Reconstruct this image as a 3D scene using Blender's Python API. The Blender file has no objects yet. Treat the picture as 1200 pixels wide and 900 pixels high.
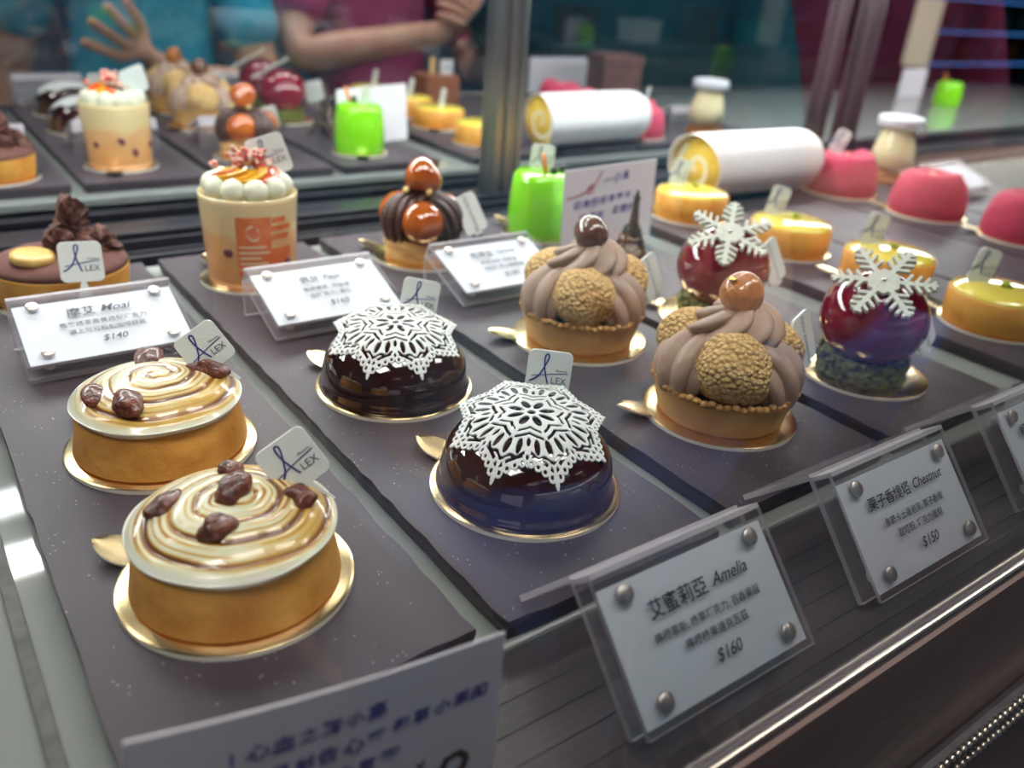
import bpy, bmesh, math, random
import numpy as np
from mathutils import Vector, Matrix, Euler

C = bpy.context.scene.collection
S = 0.2                       # one layout unit is 20 cm; the cakes stand on 8 cm boards
PI = math.pi
random.seed(7)

# ------------------------------------------------------------------ camera, world, lights, exposure
cam_d = bpy.data.cameras.new('camera'); cam = bpy.data.objects.new('camera', cam_d); C.objects.link(cam)
Mw = Matrix(((0.8116825, -0.20648064, 0.54638564), (-0.57974149, -0.39883936, 0.71051176), (0.07121317, -0.89347239, -0.44343632)))
right = Mw @ Vector((1, 0, 0)); up = Mw @ Vector((0, -1, 0)); back = Mw @ Vector((0, 0, -1))
R3 = Matrix((right, up, back)).transposed()
cam.matrix_world = Matrix.Translation((0, 0, S)) @ R3.to_4x4()
cam_d.sensor_width = 36; cam_d.lens = 29.93; cam_d.clip_start = 0.01
cam_d.dof.use_dof = True; cam_d.dof.focus_distance = 0.355; cam_d.dof.aperture_fstop = 7.2
sc = bpy.context.scene; sc.camera = cam
vs = sc.view_settings; vs.view_transform = 'Standard'; vs.look = 'None'; vs.gamma = 1; vs.use_curve_mapping = False
vs.exposure = 0.08
sc.cycles.max_bounces = 14; sc.cycles.transparent_max_bounces = 24; sc.cycles.transmission_bounces = 10
sc.cycles.glossy_bounces = 6; sc.cycles.diffuse_bounces = 4
sc.cycles.sample_clamp_indirect = 4; sc.cycles.blur_glossy = 0.6
sc.cycles.use_denoising = True
w = bpy.data.worlds.new('World'); sc.world = w; w.use_nodes = True
w.node_tree.nodes['Background'].inputs[0].default_value = (0.62, 0.66, 0.80, 1)
w.node_tree.nodes['Background'].inputs[1].default_value = 0.14
LED_POWER = 28.0              # emission of the case's LED strip
ROOM_FILL = 23.0              # emission of the unseen ceiling lamps added as fill light

# ------------------------------------------------------------------ materials
def nt(name):
    m = bpy.data.materials.new(name); m.use_nodes = True
    return m, m.node_tree.nodes, m.node_tree.links, m.node_tree.nodes['Principled BSDF']

def mat(name, col, col2=None, scale=60, rough=.5, metal=0, coat=0, coat_rough=.05, bump=0, bscale=200, sss=0, spec=.5, detail=5, lo=.35, hi=.65, kind='noise', stretch=None, emit=0, trans=0, ior=1.45, bdist=.002, sheen=0):
    m, N, L, B = nt(name)
    B.inputs['Base Color'].default_value = (*col, 1)
    B.inputs['Roughness'].default_value = rough; B.inputs['Metallic'].default_value = metal
    B.inputs['Coat Weight'].default_value = coat; B.inputs['Coat Roughness'].default_value = coat_rough
    B.inputs['Specular IOR Level'].default_value = spec; B.inputs['IOR'].default_value = ior
    B.inputs['Transmission Weight'].default_value = trans
    if sheen: B.inputs['Sheen Weight'].default_value = sheen
    if sss:
        B.inputs['Subsurface Weight'].default_value = sss; B.inputs['Subsurface Scale'].default_value = .004
    if emit:
        B.inputs['Emission Color'].default_value = (*col, 1); B.inputs['Emission Strength'].default_value = emit
    tc = N.new('ShaderNodeTexCoord'); src = tc.outputs['Object']
    if stretch:
        mp = N.new('ShaderNodeMapping'); mp.inputs['Scale'].default_value = stretch
        L.new(src, mp.inputs['Vector']); src = mp.outputs['Vector']
    def tex(sc_, d):
        if kind == 'voronoi':
            t = N.new('ShaderNodeTexVoronoi'); t.inputs['Scale'].default_value = sc_; L.new(src, t.inputs['Vector']); return t.outputs['Distance']
        t = N.new('ShaderNodeTexNoise'); t.inputs['Scale'].default_value = sc_; t.inputs['Detail'].default_value = d; L.new(src, t.inputs['Vector']); return t.outputs['Fac']
    if col2 is not None:
        r = N.new('ShaderNodeValToRGB'); r.color_ramp.elements[0].position = lo; r.color_ramp.elements[1].position = hi
        r.color_ramp.elements[0].color = (*col, 1); r.color_ramp.elements[1].color = (*col2, 1)
        L.new(tex(scale, detail), r.inputs[0]); L.new(r.outputs[0], B.inputs['Base Color'])
    if bump:
        b = N.new('ShaderNodeBump'); b.inputs['Strength'].default_value = bump; b.inputs['Distance'].default_value = abs(bdist); b.invert = bdist < 0
        L.new(tex(bscale, detail), b.inputs['Height']); L.new(b.outputs['Normal'], B.inputs['Normal'])
    return m

def clear(name, tint=(1, 1, 1), ior=1.5, rough=.0, haze=0.0, haze_col=(.8, .85, .85), gain=1.0):
    """a thin clear sheet: Fresnel reflection over straight transmission, a trace of surface haze"""
    m, N, L, B = nt(name); N.remove(B); out = N['Material Output']
    t = N.new('ShaderNodeBsdfTransparent'); t.inputs[0].default_value = (*tint, 1)
    g = N.new('ShaderNodeBsdfGlossy'); g.inputs['Roughness'].default_value = rough
    f = N.new('ShaderNodeFresnel'); f.inputs[0].default_value = ior
    ge = N.new('ShaderNodeNewGeometry'); sub = N.new('ShaderNodeMath'); sub.operation = 'SUBTRACT'; sub.inputs[0].default_value = 1
    gn = N.new('ShaderNodeMath'); gn.operation = 'MULTIPLY'; gn.use_clamp = True; gn.inputs[1].default_value = gain
    mu = N.new('ShaderNodeMath'); mu.operation = 'MULTIPLY'
    L.new(ge.outputs['Backfacing'], sub.inputs[1]); L.new(sub.outputs[0], mu.inputs[0]); L.new(f.outputs[0], mu.inputs[1])
    L.new(mu.outputs[0], gn.inputs[0]); mx = N.new('ShaderNodeMixShader'); L.new(gn.outputs[0], mx.inputs[0]); L.new(t.outputs[0], mx.inputs[1]); L.new(g.outputs[0], mx.inputs[2])
    last = mx.outputs[0]
    if haze:
        d = N.new('ShaderNodeBsdfDiffuse'); d.inputs[0].default_value = (*haze_col, 1)
        m2 = N.new('ShaderNodeMixShader'); m2.inputs[0].default_value = haze
        L.new(last, m2.inputs[1]); L.new(d.outputs[0], m2.inputs[2]); last = m2.outputs[0]
    L.new(last, out.inputs[0]); return m

def ramp_attr(name, stops, rough=.4, coat=0, bump=0, bscale=200, sss=0, coat_rough=.05):
    """colour from a mesh attribute 'tone' that follows the thing's own browning or layers"""
    m, N, L, B = nt(name)
    a = N.new('ShaderNodeAttribute'); a.attribute_name = 'tone'
    r = N.new('ShaderNodeValToRGB'); e = r.color_ramp.elements
    e[0].position, e[0].color = stops[0][0], (*stops[0][1], 1); e[1].position, e[1].color = stops[-1][0], (*stops[-1][1], 1)
    for p, c in stops[1:-1]:
        k = e.new(p); k.color = (*c, 1)
    tc = N.new('ShaderNodeTexCoord'); n = N.new('ShaderNodeTexNoise'); n.inputs['Scale'].default_value = bscale; n.inputs['Detail'].default_value = 5
    L.new(tc.outputs['Object'], n.inputs['Vector'])
    n2 = N.new('ShaderNodeMath'); n2.operation = 'MULTIPLY_ADD'; n2.inputs[1].default_value = .22; n2.inputs[2].default_value = -.11
    n3 = N.new('ShaderNodeMath'); n3.operation = 'ADD'; L.new(n.outputs['Fac'], n2.inputs[0]); L.new(a.outputs['Fac'], n3.inputs[0]); L.new(n2.outputs[0], n3.inputs[1])
    L.new(n3.outputs[0], r.inputs[0]); L.new(r.outputs[0], B.inputs['Base Color'])
    B.inputs['Roughness'].default_value = rough; B.inputs['Coat Weight'].default_value = coat; B.inputs['Coat Roughness'].default_value = coat_rough
    if sss:
        B.inputs['Subsurface Weight'].default_value = sss; B.inputs['Subsurface Scale'].default_value = .004
    if bump:
        b = N.new('ShaderNodeBump'); b.inputs['Strength'].default_value = bump; b.inputs['Distance'].default_value = .002
        L.new(n.outputs['Fac'], b.inputs['Height']); L.new(b.outputs['Normal'], B.inputs['Normal'])
    return m

def slate_mat():
    m = mat('slate', (.045, .035, .043), (.070, .055, .066), scale=30, rough=.52, bump=.25, bscale=70, spec=.35, stretch=(1, .35, 1), bdist=.001)
    N, L = m.node_tree.nodes, m.node_tree.links; B = N['Principled BSDF']
    tc = N.new('ShaderNodeTexCoord'); v = N.new('ShaderNodeTexVoronoi'); v.inputs['Scale'].default_value = 420
    L.new(tc.outputs['Object'], v.inputs['Vector'])
    n = N.new('ShaderNodeTexNoise'); n.inputs['Scale'].default_value = 60; L.new(tc.outputs['Object'], n.inputs['Vector'])
    lt = N.new('ShaderNodeMath'); lt.operation = 'LESS_THAN'; lt.inputs[1].default_value = .13; L.new(v.outputs['Distance'], lt.inputs[0])
    gt = N.new('ShaderNodeMath'); gt.operation = 'GREATER_THAN'; gt.inputs[1].default_value = .56; L.new(n.outputs['Fac'], gt.inputs[0])
    mu = N.new('ShaderNodeMath'); mu.operation = 'MULTIPLY'; L.new(lt.outputs[0], mu.inputs[0]); L.new(gt.outputs[0], mu.inputs[1])
    mx = N.new('ShaderNodeMixRGB'); mx.inputs[2].default_value = (.38, .36, .38, 1)
    prev = B.inputs['Base Color'].links[0].from_socket
    L.new(mu.outputs[0], mx.inputs[0]); L.new(prev, mx.inputs[1]); L.new(mx.outputs[0], B.inputs['Base Color'])
    return m

K = dict(
 slate=slate_mat(),
 shelf=mat('frosted_glass_shelf', (.22, .235, .222), (.26, .275, .26), scale=12, rough=.05, spec=.6),
 rail=mat('black_rail', (.012, .012, .018), (.022, .022, .03), scale=90, rough=.35, stretch=(.05, 1, 1)),
 deck=mat('brown_metal_deck', (.060, .050, .058), (.082, .068, .076), scale=150, rough=.42, metal=.2, stretch=(.02, 1, 1)),
 steel=mat('brushed_steel', (.34, .32, .32), (.42, .40, .40), scale=200, rough=.3, metal=1, stretch=(1, 1, .03)),
 bright=mat('polished_trim', (.62, .56, .48), rough=.35, metal=1), channel=mat('dull_channel', (.10, .105, .10), (.15, .15, .145), scale=150, rough=.75, spec=.2),
 darksteel=mat('dark_steel', (.035, .032, .036), (.055, .05, .055), scale=100, rough=.4, metal=.4, stretch=(1, 1, .05)),
 fascia=mat('brown_fascia', (.12, .085, .080), (.20, .135, .115), scale=14, rough=.25, spec=.6, stretch=(.12, 1, 1), lo=.4, hi=.75),
 mirror=mat('mirror_silver', (.80, .82, .84), rough=.0, metal=1),
 gold=mat('gold_card', (.86, .63, .30), (.92, .72, .42), scale=25, rough=.2, metal=1, bump=.06, bscale=60),
 card_edge=mat('white_card_edge', (.85, .80, .68), rough=.5),
 crust=mat('baked_crust', (.56, .225, .032), (.74, .37, .075), scale=55, rough=.5, bump=.35, bscale=260, sss=.05, coat=.15, coat_rough=.3),
 crust_gold=mat('yellow_baked_crust', (.66, .26, .035), (.82, .42, .08), scale=50, rough=.5, bump=.3, bscale=260, sss=.05),
 crust_pale=mat('sandy_crust', (.50, .27, .09), (.64, .40, .17), scale=60, rough=.6, bump=.4, bscale=300, sss=.05),
 crust_rim=mat('toasted_rim', (.40, .19, .05), (.62, .36, .13), scale=200, rough=.6, bump=.6, bscale=400),
 meringue=ramp_attr('torched_meringue', [(0, (.80, .80, .70)), (.16, (.76, .73, .50)), (.34, (.64, .42, .10)), (.58, (.34, .13, .014)), (1, (.12, .038, .006))], rough=.35, coat=.7, bscale=110, sss=.1, bump=.12),
 fruit=mat('candied_fruit', (.060, .012, .008), (.19, .045, .02), scale=140, rough=.42, coat=.4, bump=1, bscale=170, bdist=.004),
 choc=mat('mirror_chocolate', (.020, .006, .005), (.040, .011, .008), scale=25, rough=.08, coat=1, coat_rough=.02, spec=.6),
 lace=mat('white_sugar_lace', (.78, .80, .79), rough=.5, sss=.05),
 cream=mat('chestnut_cream', (.36, .245, .185), (.44, .31, .235), scale=90, rough=.45, bump=.15, bscale=400, sss=.08),
 craquelin=mat('craquelin', (.80, .54, .24), (.50, .29, .10), scale=430, rough=.8, kind='voronoi', bump=.8, bscale=430, lo=.3, hi=.95, bdist=-.003),
 chestnut=mat('dark_glazed_chestnut', (.10, .035, .018), (.17, .065, .03), scale=80, rough=.25, coat=1, bump=.3, bscale=130),
 amber=mat('amber_glazed_chestnut', (.36, .10, .012), (.50, .19, .03), scale=70, rough=.3, coat=.8, bump=.9, bscale=110, sss=.1, bdist=.004),
 goldleaf=mat('gold_leaf', (.9, .72, .2), rough=.25, metal=1),
 redglaze=mat('ruby_mirror_glaze', (.17, .006, .022), (.24, .010, .028), scale=20, rough=.08, coat=1, coat_rough=.02, sss=.05),
 pistachio=mat('pistachio_crumb', (.045, .055, .010), (.20, .22, .05), scale=220, rough=.7, kind='voronoi', bump=1, bscale=220, lo=.1, hi=.6, bdist=-.004),
 flake=mat('white_sugar_snowflake', (.66, .70, .62), (.74, .77, .69), scale=120, rough=.6, bump=.4, bscale=500),
 silver=mat('silver_dragee', (.85, .85, .88), rough=.1, metal=1),
 tag=mat('white_plastic_tag', (.72, .76, .73), rough=.3, coat=.3),
 ink=mat('blue_ink', (.03, .035, .22), rough=.5), ink2=mat('grey_ink', (.12, .12, .15), rough=.5),
 black_ink=mat('black_ink', (.03, .03, .045), rough=.5), red_ink=mat('red_marker', (.42, .06, .10), rough=.5), purple_ink=mat('purple_marker', (.10, .07, .36), rough=.5),
 brown_ink=mat('brown_marker', (.12, .07, .05), rough=.5),
 paper=mat('white_paper', (.78, .82, .87), (.82, .85, .90), scale=30, rough=.6), sign=mat('handwritten_card', (.78, .73, .80), (.82, .77, .83), scale=20, rough=.55),
 wrap=mat('white_wrapping_paper', (.84, .82, .83), (.88, .86, .87), scale=20, rough=.6, bump=.2, bscale=30),
 acrylic=clear('clear_acrylic', (.97, .97, .98), 1.49, haze=.03), acrylic_edge=mat('acrylic_cut_edge', (.86, .84, .88), rough=.15, trans=.8, ior=1.2),
 acrylic_soft=clear('cloudy_acrylic', (.96, .95, .96), 1.49, haze=.05), screw=mat('steel_disc', (.56, .50, .48), rough=.38, metal=.9), solid=clear('solid_acrylic', (.97, .97, .98), 1.45, haze=.07, haze_col=(.85, .82, .86)), cut=clear('acrylic_cut_side', (.95, .94, .96), 1.5, haze=.42, haze_col=(.80, .76, .80)),
 post=mat('clear_spacer', (.80, .76, .78), rough=.12, trans=.3, spec=.8),
 glass=clear('clear_pane', (.97, .985, .98), 1.75, gain=1.3),
 cup=ramp_attr('mousse_layers', [(0, (.55, .26, .10)), (.2, (.70, .36, .13)), (.45, (.72, .42, .19)), (.52, (.74, .58, .30)), (1, (.80, .66, .38))], rough=.3, coat=.8, bscale=60, sss=.1),
 film=mat('cup_film', (.75, .66, .48), rough=.25, coat=1), berry=mat('dark_berry', (.10, .02, .04), (.18, .05, .06), scale=90, rough=.4),
 orange_print=mat('orange_print', (.66, .13, .03), (.76, .20, .06), scale=140, rough=.35, coat=.6), pale_print=mat('pale_print', (.76, .58, .36), rough=.35, coat=.6),
 dollop=mat('white_cream_dollop', (.74, .76, .60), rough=.4, sss=.15), slice_y=mat('yellow_fruit_slice', (.80, .40, .02), rough=.25, coat=.7, sss=.2), slice_r=mat('red_fruit_slice', (.72, .10, .02), rough=.25, coat=.7, sss=.2),
 crumb_r=mat('red_crumb', (.50, .05, .03), (.80, .62, .50), scale=250, rough=.6, lo=.45, hi=.55),
 choc_cream=mat('chocolate_cream', (.050, .020, .016), (.075, .032, .025), scale=60, rough=.4, bump=.15, bscale=300), caramel=mat('caramel_glaze', (.30, .055, .006), (.45, .11, .012), scale=55, rough=.12, coat=1, coat_rough=.02, sss=.05),
 puff=mat('puff_pastry', (.55, .28, .08), (.72, .45, .18), scale=90, rough=.6, bump=.7, bscale=300, stretch=(1, 1, 4)), hazel=mat('hazelnut', (.75, .55, .20), rough=.5),
 green=mat('green_mirror_glaze', (.20, .62, .006), (.24, .70, .012), scale=20, rough=.15, coat=1, coat_rough=.03, sss=.15), blackberry=mat('black_currant', (.02, .015, .015), rough=.3), stick=mat('orange_peel_stick', (.72, .22, .04), rough=.5),
 cocoa=mat('cocoa_dust', (.085, .028, .022), (.12, .042, .032), scale=150, rough=.85), biscuit=mat('chocolate_biscuit', (.05, .014, .010), (.13, .045, .028), scale=160, rough=.7, bump=1, bscale=180, bdist=.004),
 banana=mat('banana_slice', (.66, .46, .14), (.50, .28, .06), scale=80, rough=.4, coat=.4),
 lemon=mat('lemon_glaze', (.80, .64, .07), (.86, .72, .14), scale=30, rough=.15, coat=1, coat_rough=.03, sss=.1), pist=mat('green_nut', (.30, .38, .02), rough=.6),
 pink=mat('pink_velvet', (.40, .024, .066), (.47, .036, .085), scale=200, rough=.75, bump=.3, bscale=500, sheen=.05), petal=mat('pale_petal', (.80, .45, .35), rough=.6),
 sponge=mat('yellow_sponge', (.80, .50, .04), (.85, .60, .10), scale=120, rough=.8, bump=.5, bscale=300), rollcream=mat('roll_cream', (.82, .74, .50), rough=.6, sss=.1), violet=mat('violet_print', (.35, .10, .55), rough=.6),
 bottle=clear('clear_bottle_glass', (.97, .97, .95), 1.5), pudding=mat('milk_pudding', (.74, .66, .40), (.77, .69, .45), scale=30, rough=.4, sss=.2), lid=mat('frosted_plastic_lid', (.72, .74, .80), rough=.35, trans=.25), caramel_base=mat('caramel_base', (.30, .10, .01), rough=.3),
 brownbox=mat('brown_velvet', (.22, .075, .035), (.27, .095, .045), scale=150, rough=.7), wood=mat('wood_stick', (.62, .42, .18), rough=.6),
 bronze=mat('bronze_metal', (.10, .075, .055), (.17, .12, .085), scale=120, rough=.38, metal=.75),
 skin=mat('skin', (.52, .27, .19), (.58, .32, .23), scale=30, rough=.5, sss=.15), hair=mat('black_hair', (.012, .010, .010), (.03, .025, .022), scale=150, rough=.4, stretch=(1, 1, .1)),
 teal=mat('teal_cotton', (.015, .30, .46), (.03, .37, .54), scale=25, rough=.8, bump=.3, bscale=60), magenta=mat('magenta_cotton', (.36, .04, .14), (.43, .065, .19), scale=20, rough=.8, bump=.3, bscale=60),
 denim=mat('blue_trousers', (.03, .11, .42), (.05, .15, .50), scale=200, rough=.8), shoe=mat('shoe_leather', (.02, .018, .018), rough=.4), eye=mat('eye_white', (.8, .8, .78), rough=.2), iris=mat('dark_iris', (.03, .015, .01), rough=.1), lips=mat('lips', (.45, .13, .12), rough=.4),
 phone=mat('black_phone', (.015, .015, .018), rough=.12), 
 floor=mat('grey_floor_tile', (.06, .058, .065), (.09, .085, .095), scale=3, rough=.35), wall=mat('slate_blue_wall', (.07, .10, .18), (.10, .14, .24), scale=4, rough=.8), ceil=mat('dark_ceiling', (.05, .05, .06), rough=.9),
 cooler=mat('cooler_body', (.05, .07, .12), rough=.4), bluelight=mat('blue_lamp', (.10, .35, 1), emit=.9), warm=mat('warm_lamp', (1, .85, .62), emit=.6), 
 cardboard=mat('red_brown_box', (.09, .03, .025), (.15, .05, .035), scale=30, rough=.6), counter=mat('dark_counter', (.05, .045, .05), (.08, .07, .075), scale=10, rough=.3), drink_a=mat('teal_bottle', (.04, .22, .26), rough=.2), drink_b=mat('amber_bottle', (.35, .14, .02), rough=.2),
)
def led_mat(name, col, s):
    m, N, L, B = nt(name)
    B.inputs['Base Color'].default_value = (.9, .9, .9, 1); B.inputs['Emission Color'].default_value = (*col, 1); B.inputs['Emission Strength'].default_value = s
    return m
K['led'] = led_mat('led_diffuser', (.97, 1.0, .98), LED_POWER); K['lamp'] = led_mat('fill_diffuser', (1, .95, .90), ROOM_FILL)

# ------------------------------------------------------------------ mesh helpers (layout units)
class MB:
    def __init__(s): s.v = []; s.f = []; s.m = []; s.t = []
    def add(s, V, F, mi=0, tone=None):
        o = len(s.v); s.v += [tuple(p) for p in V]; s.f += [tuple(i + o for i in q) for q in F]; s.m += [mi] * len(F)
        s.t += list(tone) if tone is not None else [0.0] * len(V); return s
    def grid(s, P, cu=False, cv=False, mi=0, tone=None):
        n, k = len(P), len(P[0]); V = [p for row in P for p in row]
        F = [(i * k + j, i * k + (j + 1) % k, ((i + 1) % n) * k + (j + 1) % k, ((i + 1) % n) * k + j) for i in range(n if cu else n - 1) for j in range(k if cv else k - 1)]
        return s.add(V, F, mi, [t for row in tone for t in row] if tone is not None else None)
    def lathe(s, prof, seg=64, c=(0, 0, 0), mi=0, rf=None, zf=None, tf=None):
        P = []; T = []
        for (r, z) in prof:
            row = []; tr = []
            for j in range(seg):
                a = 2 * PI * j / seg; rr = r * (rf(a, r, z) if rf else 1); zz = z + (zf(a, r, z) if zf else 0)
                row.append((c[0] + rr * math.cos(a), c[1] + rr * math.sin(a), c[2] + zz)); tr.append(tf(a, r, z) if tf else 0)
            P.append(row); T.append(tr)
        return s.grid(P, cv=True, mi=mi, tone=T)
    def ball(s, c, r, seg=24, mi=0, nz=0, fr=6, seed=0, rot=None):
        r = (r, r, r) if not hasattr(r, '__len__') else r; rnd = random.Random(seed)
        ph = [[rnd.uniform(0, 6.28) for _ in range(3)] for _ in range(4)]; ks = [[rnd.uniform(-1, 1) * fr for _ in range(3)] for _ in range(4)]
        P = []
        for i in range(seg // 2 + 1):
            t = PI * i / (seg // 2); row = []
            for j in range(seg):
                a = 2 * PI * j / seg; d = Vector((math.sin(t) * math.cos(a), math.sin(t) * math.sin(a), math.cos(t)))
                q = 1 + (nz * sum(math.sin(k[0] * d.x + k[1] * d.y + k[2] * d.z + p[0]) for k, p in zip(ks, ph)) / 2 if nz else 0)
                p = Vector((d.x * r[0], d.y * r[1], d.z * r[2])) * q
                if rot: p = rot @ p
                row.append((c[0] + p.x, c[1] + p.y, c[2] + p.z))
            P.append(row)
        return s.grid(P[::-1], cv=True, mi=mi)
    def tube(s, pts, rad, seg=12, mi=0, lobes=0, depth=0, twist=0, flat=1, up=(0, 0, 1), caps=True):
        pts = [Vector(p) for p in pts]; n = len(pts); rad = rad if hasattr(rad, '__len__') else [rad] * n
        P = []; tp = None
        for i, p in enumerate(pts):
            t = (pts[min(i + 1, n - 1)] - pts[max(i - 1, 0)]).normalized(); u = Vector(up)
            if abs(t.dot(u)) > .95: u = Vector((1, 0, 0)) if tp is None else tp
            x = t.cross(u).normalized(); y = x.cross(t).normalized(); tp = y; row = []
            for j in range(seg):
                a = 2 * PI * j / seg; q = rad[i] * (1 + depth * math.cos(lobes * a) if lobes else 1); a2 = a + twist * i / max(n - 1, 1)
                row.append(tuple(p + x * (math.cos(a2) * q) + y * (math.sin(a2) * q * flat)))
            P.append(row)
        s.grid(P, cv=True, mi=mi)
        if caps:
            o = len(s.v) - n * seg
            s.f += [tuple(range(o + seg - 1, o - 1, -1)), tuple(range(o + (n - 1) * seg, o + n * seg))]; s.m += [mi, mi]
        return s
    def box(s, a, b, mi=0, M=None):
        V = [Vector((x, y, z)) for x in (a[0], b[0]) for y in (a[1], b[1]) for z in (a[2], b[2])]
        if M is not None: V = [M @ p for p in V]
        return s.add(V, [(0, 1, 3, 2), (4, 6, 7, 5), (0, 4, 5, 1), (2, 3, 7, 6), (0, 2, 6, 4), (1, 5, 7, 3)], mi)
    def prism(s, poly, z0, z1, mi=0, M=None, mi_side=None):
        n = len(poly); V = [Vector((x, y, z0)) for x, y in poly] + [Vector((x, y, z1)) for x, y in poly]
        if M is not None: V = [M @ p for p in V]
        s.add(V, [tuple(range(n - 1, -1, -1)), tuple(range(n, 2 * n))], mi)
        o = len(s.v) - 2 * n; s.f += [(o + i, o + (i + 1) % n, o + n + (i + 1) % n, o + n + i) for i in range(n)]; s.m += [mi if mi_side is None else mi_side] * n
        return s
    def build(s, name, mats, parent=None, loc=(0, 0, 0), rot=(0, 0, 0), smooth=True, bevel=0, seg=2, angle=None):
        me = bpy.data.meshes.new(name); me.from_pydata([(x * S, y * S, z * S) for x, y, z in s.v], [], s.f)
        for m in (mats if isinstance(mats, (list, tuple)) else [mats]): me.materials.append(K[m])
        me.polygons.foreach_set('material_index', s.m); me.polygons.foreach_set('use_smooth', [smooth] * len(s.f))
        if any(s.t):
            a = me.attributes.new('tone', 'FLOAT', 'POINT'); a.data.foreach_set('value', s.t)
        me.update()
        o = bpy.data.objects.new(name, me); C.objects.link(o)
        o.location = Vector(loc) * S; o.rotation_euler = rot
        if parent: o.parent = parent
        if bevel:
            b = o.modifiers.new('bevel', 'BEVEL'); b.width = bevel * S; b.segments = seg; b.limit_method = 'ANGLE'; b.angle_limit = math.radians(40)
            if not smooth: b.harden_normals = False
        if smooth and angle:
            try: me.set_sharp_from_angle(angle=math.radians(angle))
            except Exception: pass
        return o

def tagit(o, label, cat, group=None, kind=None):
    if label: o['label'] = label
    if cat: o['category'] = cat
    if group: o['group'] = group
    if kind: o['kind'] = kind
    return o
def thing(name, label, cat, loc, rz=0, group=None, rot=None):
    o = bpy.data.objects.new(name, None); C.objects.link(o); o.empty_display_size = .02
    o.location = Vector(loc) * S; o.rotation_euler = rot or (0, 0, rz); return tagit(o, label, cat, group)
def dup(src, loc, label, rz=None, parent=None):
    c = src.copy(); C.objects.link(c); c.parent = parent
    if loc is not None: c.location = Vector(loc) * S
    if rz is not None: c.rotation_euler = (0, 0, rz)
    if label: c['label'] = label
    for ch in list(src.children): dup(ch, None, None, None, c)
    return c
def struct(o): o['kind'] = 'structure'; return o

def text2d(body, size=1.0, width=None, shear=0, bold=0.0, space=1.0):
    cu = bpy.data.curves.new('lettering', 'FONT'); cu.body = body; cu.size = size; cu.align_x = 'CENTER'; cu.align_y = 'CENTER'; cu.shear = shear; cu.offset = bold; cu.resolution_u = 3; cu.space_character = space
    o = bpy.data.objects.new('lettering', cu); C.objects.link(o)
    dg = bpy.context.evaluated_depsgraph_get(); me = bpy.data.meshes.new_from_object(o.evaluated_get(dg))
    V = [(v.co.x, v.co.y) for v in me.vertices]; F = [tuple(p.vertices) for p in me.polygons]
    bpy.data.objects.remove(o); bpy.data.curves.remove(cu); bpy.data.meshes.remove(me)
    if not V: return V, F
    x0 = min(v[0] for v in V); x1 = max(v[0] for v in V); y0 = min(v[1] for v in V); y1 = max(v[1] for v in V)
    k = width / (x1 - x0) if width else 1
    return [((x - (x0 + x1) / 2) * k, (y - (y0 + y1) / 2) * k) for x, y in V], F
def ribbon(pts, wd):
    V = []; F = []; n = len(pts)
    for i, p in enumerate(pts):
        a = pts[max(i - 1, 0)]; b = pts[min(i + 1, n - 1)]; dx, dy = b[0] - a[0], b[1] - a[1]; l = math.hypot(dx, dy) or 1
        w_ = wd[i] if hasattr(wd, '__len__') else wd
        V += [(p[0] - dy / l * w_, p[1] + dx / l * w_), (p[0] + dy / l * w_, p[1] - dx / l * w_)]
    F = [(2 * i, 2 * i + 1, 2 * i + 3, 2 * i + 2) for i in range(n - 1)]
    return V, F
def spline(P, n=10):
    out = []; Q = [P[0]] + list(P) + [P[-1]]
    for i in range(1, len(Q) - 2):
        for k in range(n):
            t = k / n; out.append(tuple(.5 * (2 * b + (c - a) * t + (2 * a - 5 * b + 4 * c - d) * t * t + (3 * b - a - 3 * c + d) * t ** 3) for a, b, c, d in zip(Q[i - 1], Q[i], Q[i + 1], Q[i + 2])))
    out.append(tuple(P[-1])); return out
def put2d(mb, VF, off=(0, 0), rot=0, M=None, z=0, mi=0):
    """2-D lettering laid on a plane; M maps (x, y, z) of the plane into the thing"""
    c, s_ = math.cos(rot), math.sin(rot); V, F = VF
    P = [Vector((x * c - y * s_ + off[0], x * s_ + y * c + off[1], z)) for x, y in V]
    if M is not None: P = [M @ p for p in P]
    mb.add(P, F, mi)

# ------------------------------------------------------------------ the room
def slab(name, a, b, m, bevel=0):
    return MB().box(a, b).build(name, m, smooth=False, bevel=bevel)
FL = -5.5
struct(slab('floor', (-9, -15, FL - .2), (48, 8, FL), 'floor'))
struct(slab('ceiling', (-9, -15, 8), (48, 8, 8.2), 'ceil'))
struct(slab('wall_back', (-9, -15.2, FL), (48, -15, 8), 'wall'))
struct(slab('wall_left', (-9.2, -15, FL), (-9, 8, 8), 'wall'))
struct(slab('wall_right', (48, -15, FL), (48.2, 8, 8), 'wall'))
struct(slab('wall_front', (-9, 8, FL), (48, 8.2, 8), 'wall'))
fill_lamp0 = None
for i, (x, y, lb) in enumerate([(1.0, -.2, 'unseen square fill lamp added above the person in teal'), (5.0, -.2, 'unseen square fill lamp added above the person in magenta'), (-3.2, -.6, 'unseen square fill lamp added at the left end of the case'), (10, -.6, 'unseen square fill lamp added at the right end of the case')]):  # out-of-view lamps added to brighten the fronts of cakes and customers
    if fill_lamp0 is None:
        fill_lamp0 = thing('ceiling_fill_lamp', lb, 'ceiling lamp', (x, y, 7.9), group='fill lamps added over the customers')
        MB().box((-1.5, -.9, 0), (1.5, .9, .1)).build('lamp_housing', 'darksteel', fill_lamp0, smooth=False, bevel=.03)
        MB().box((-1.4, -.8, -.02), (1.4, .8, 0)).build('diffuser', 'lamp', fill_lamp0, smooth=False)
    else: dup(fill_lamp0, (x, y, 7.9), lb)

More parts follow.
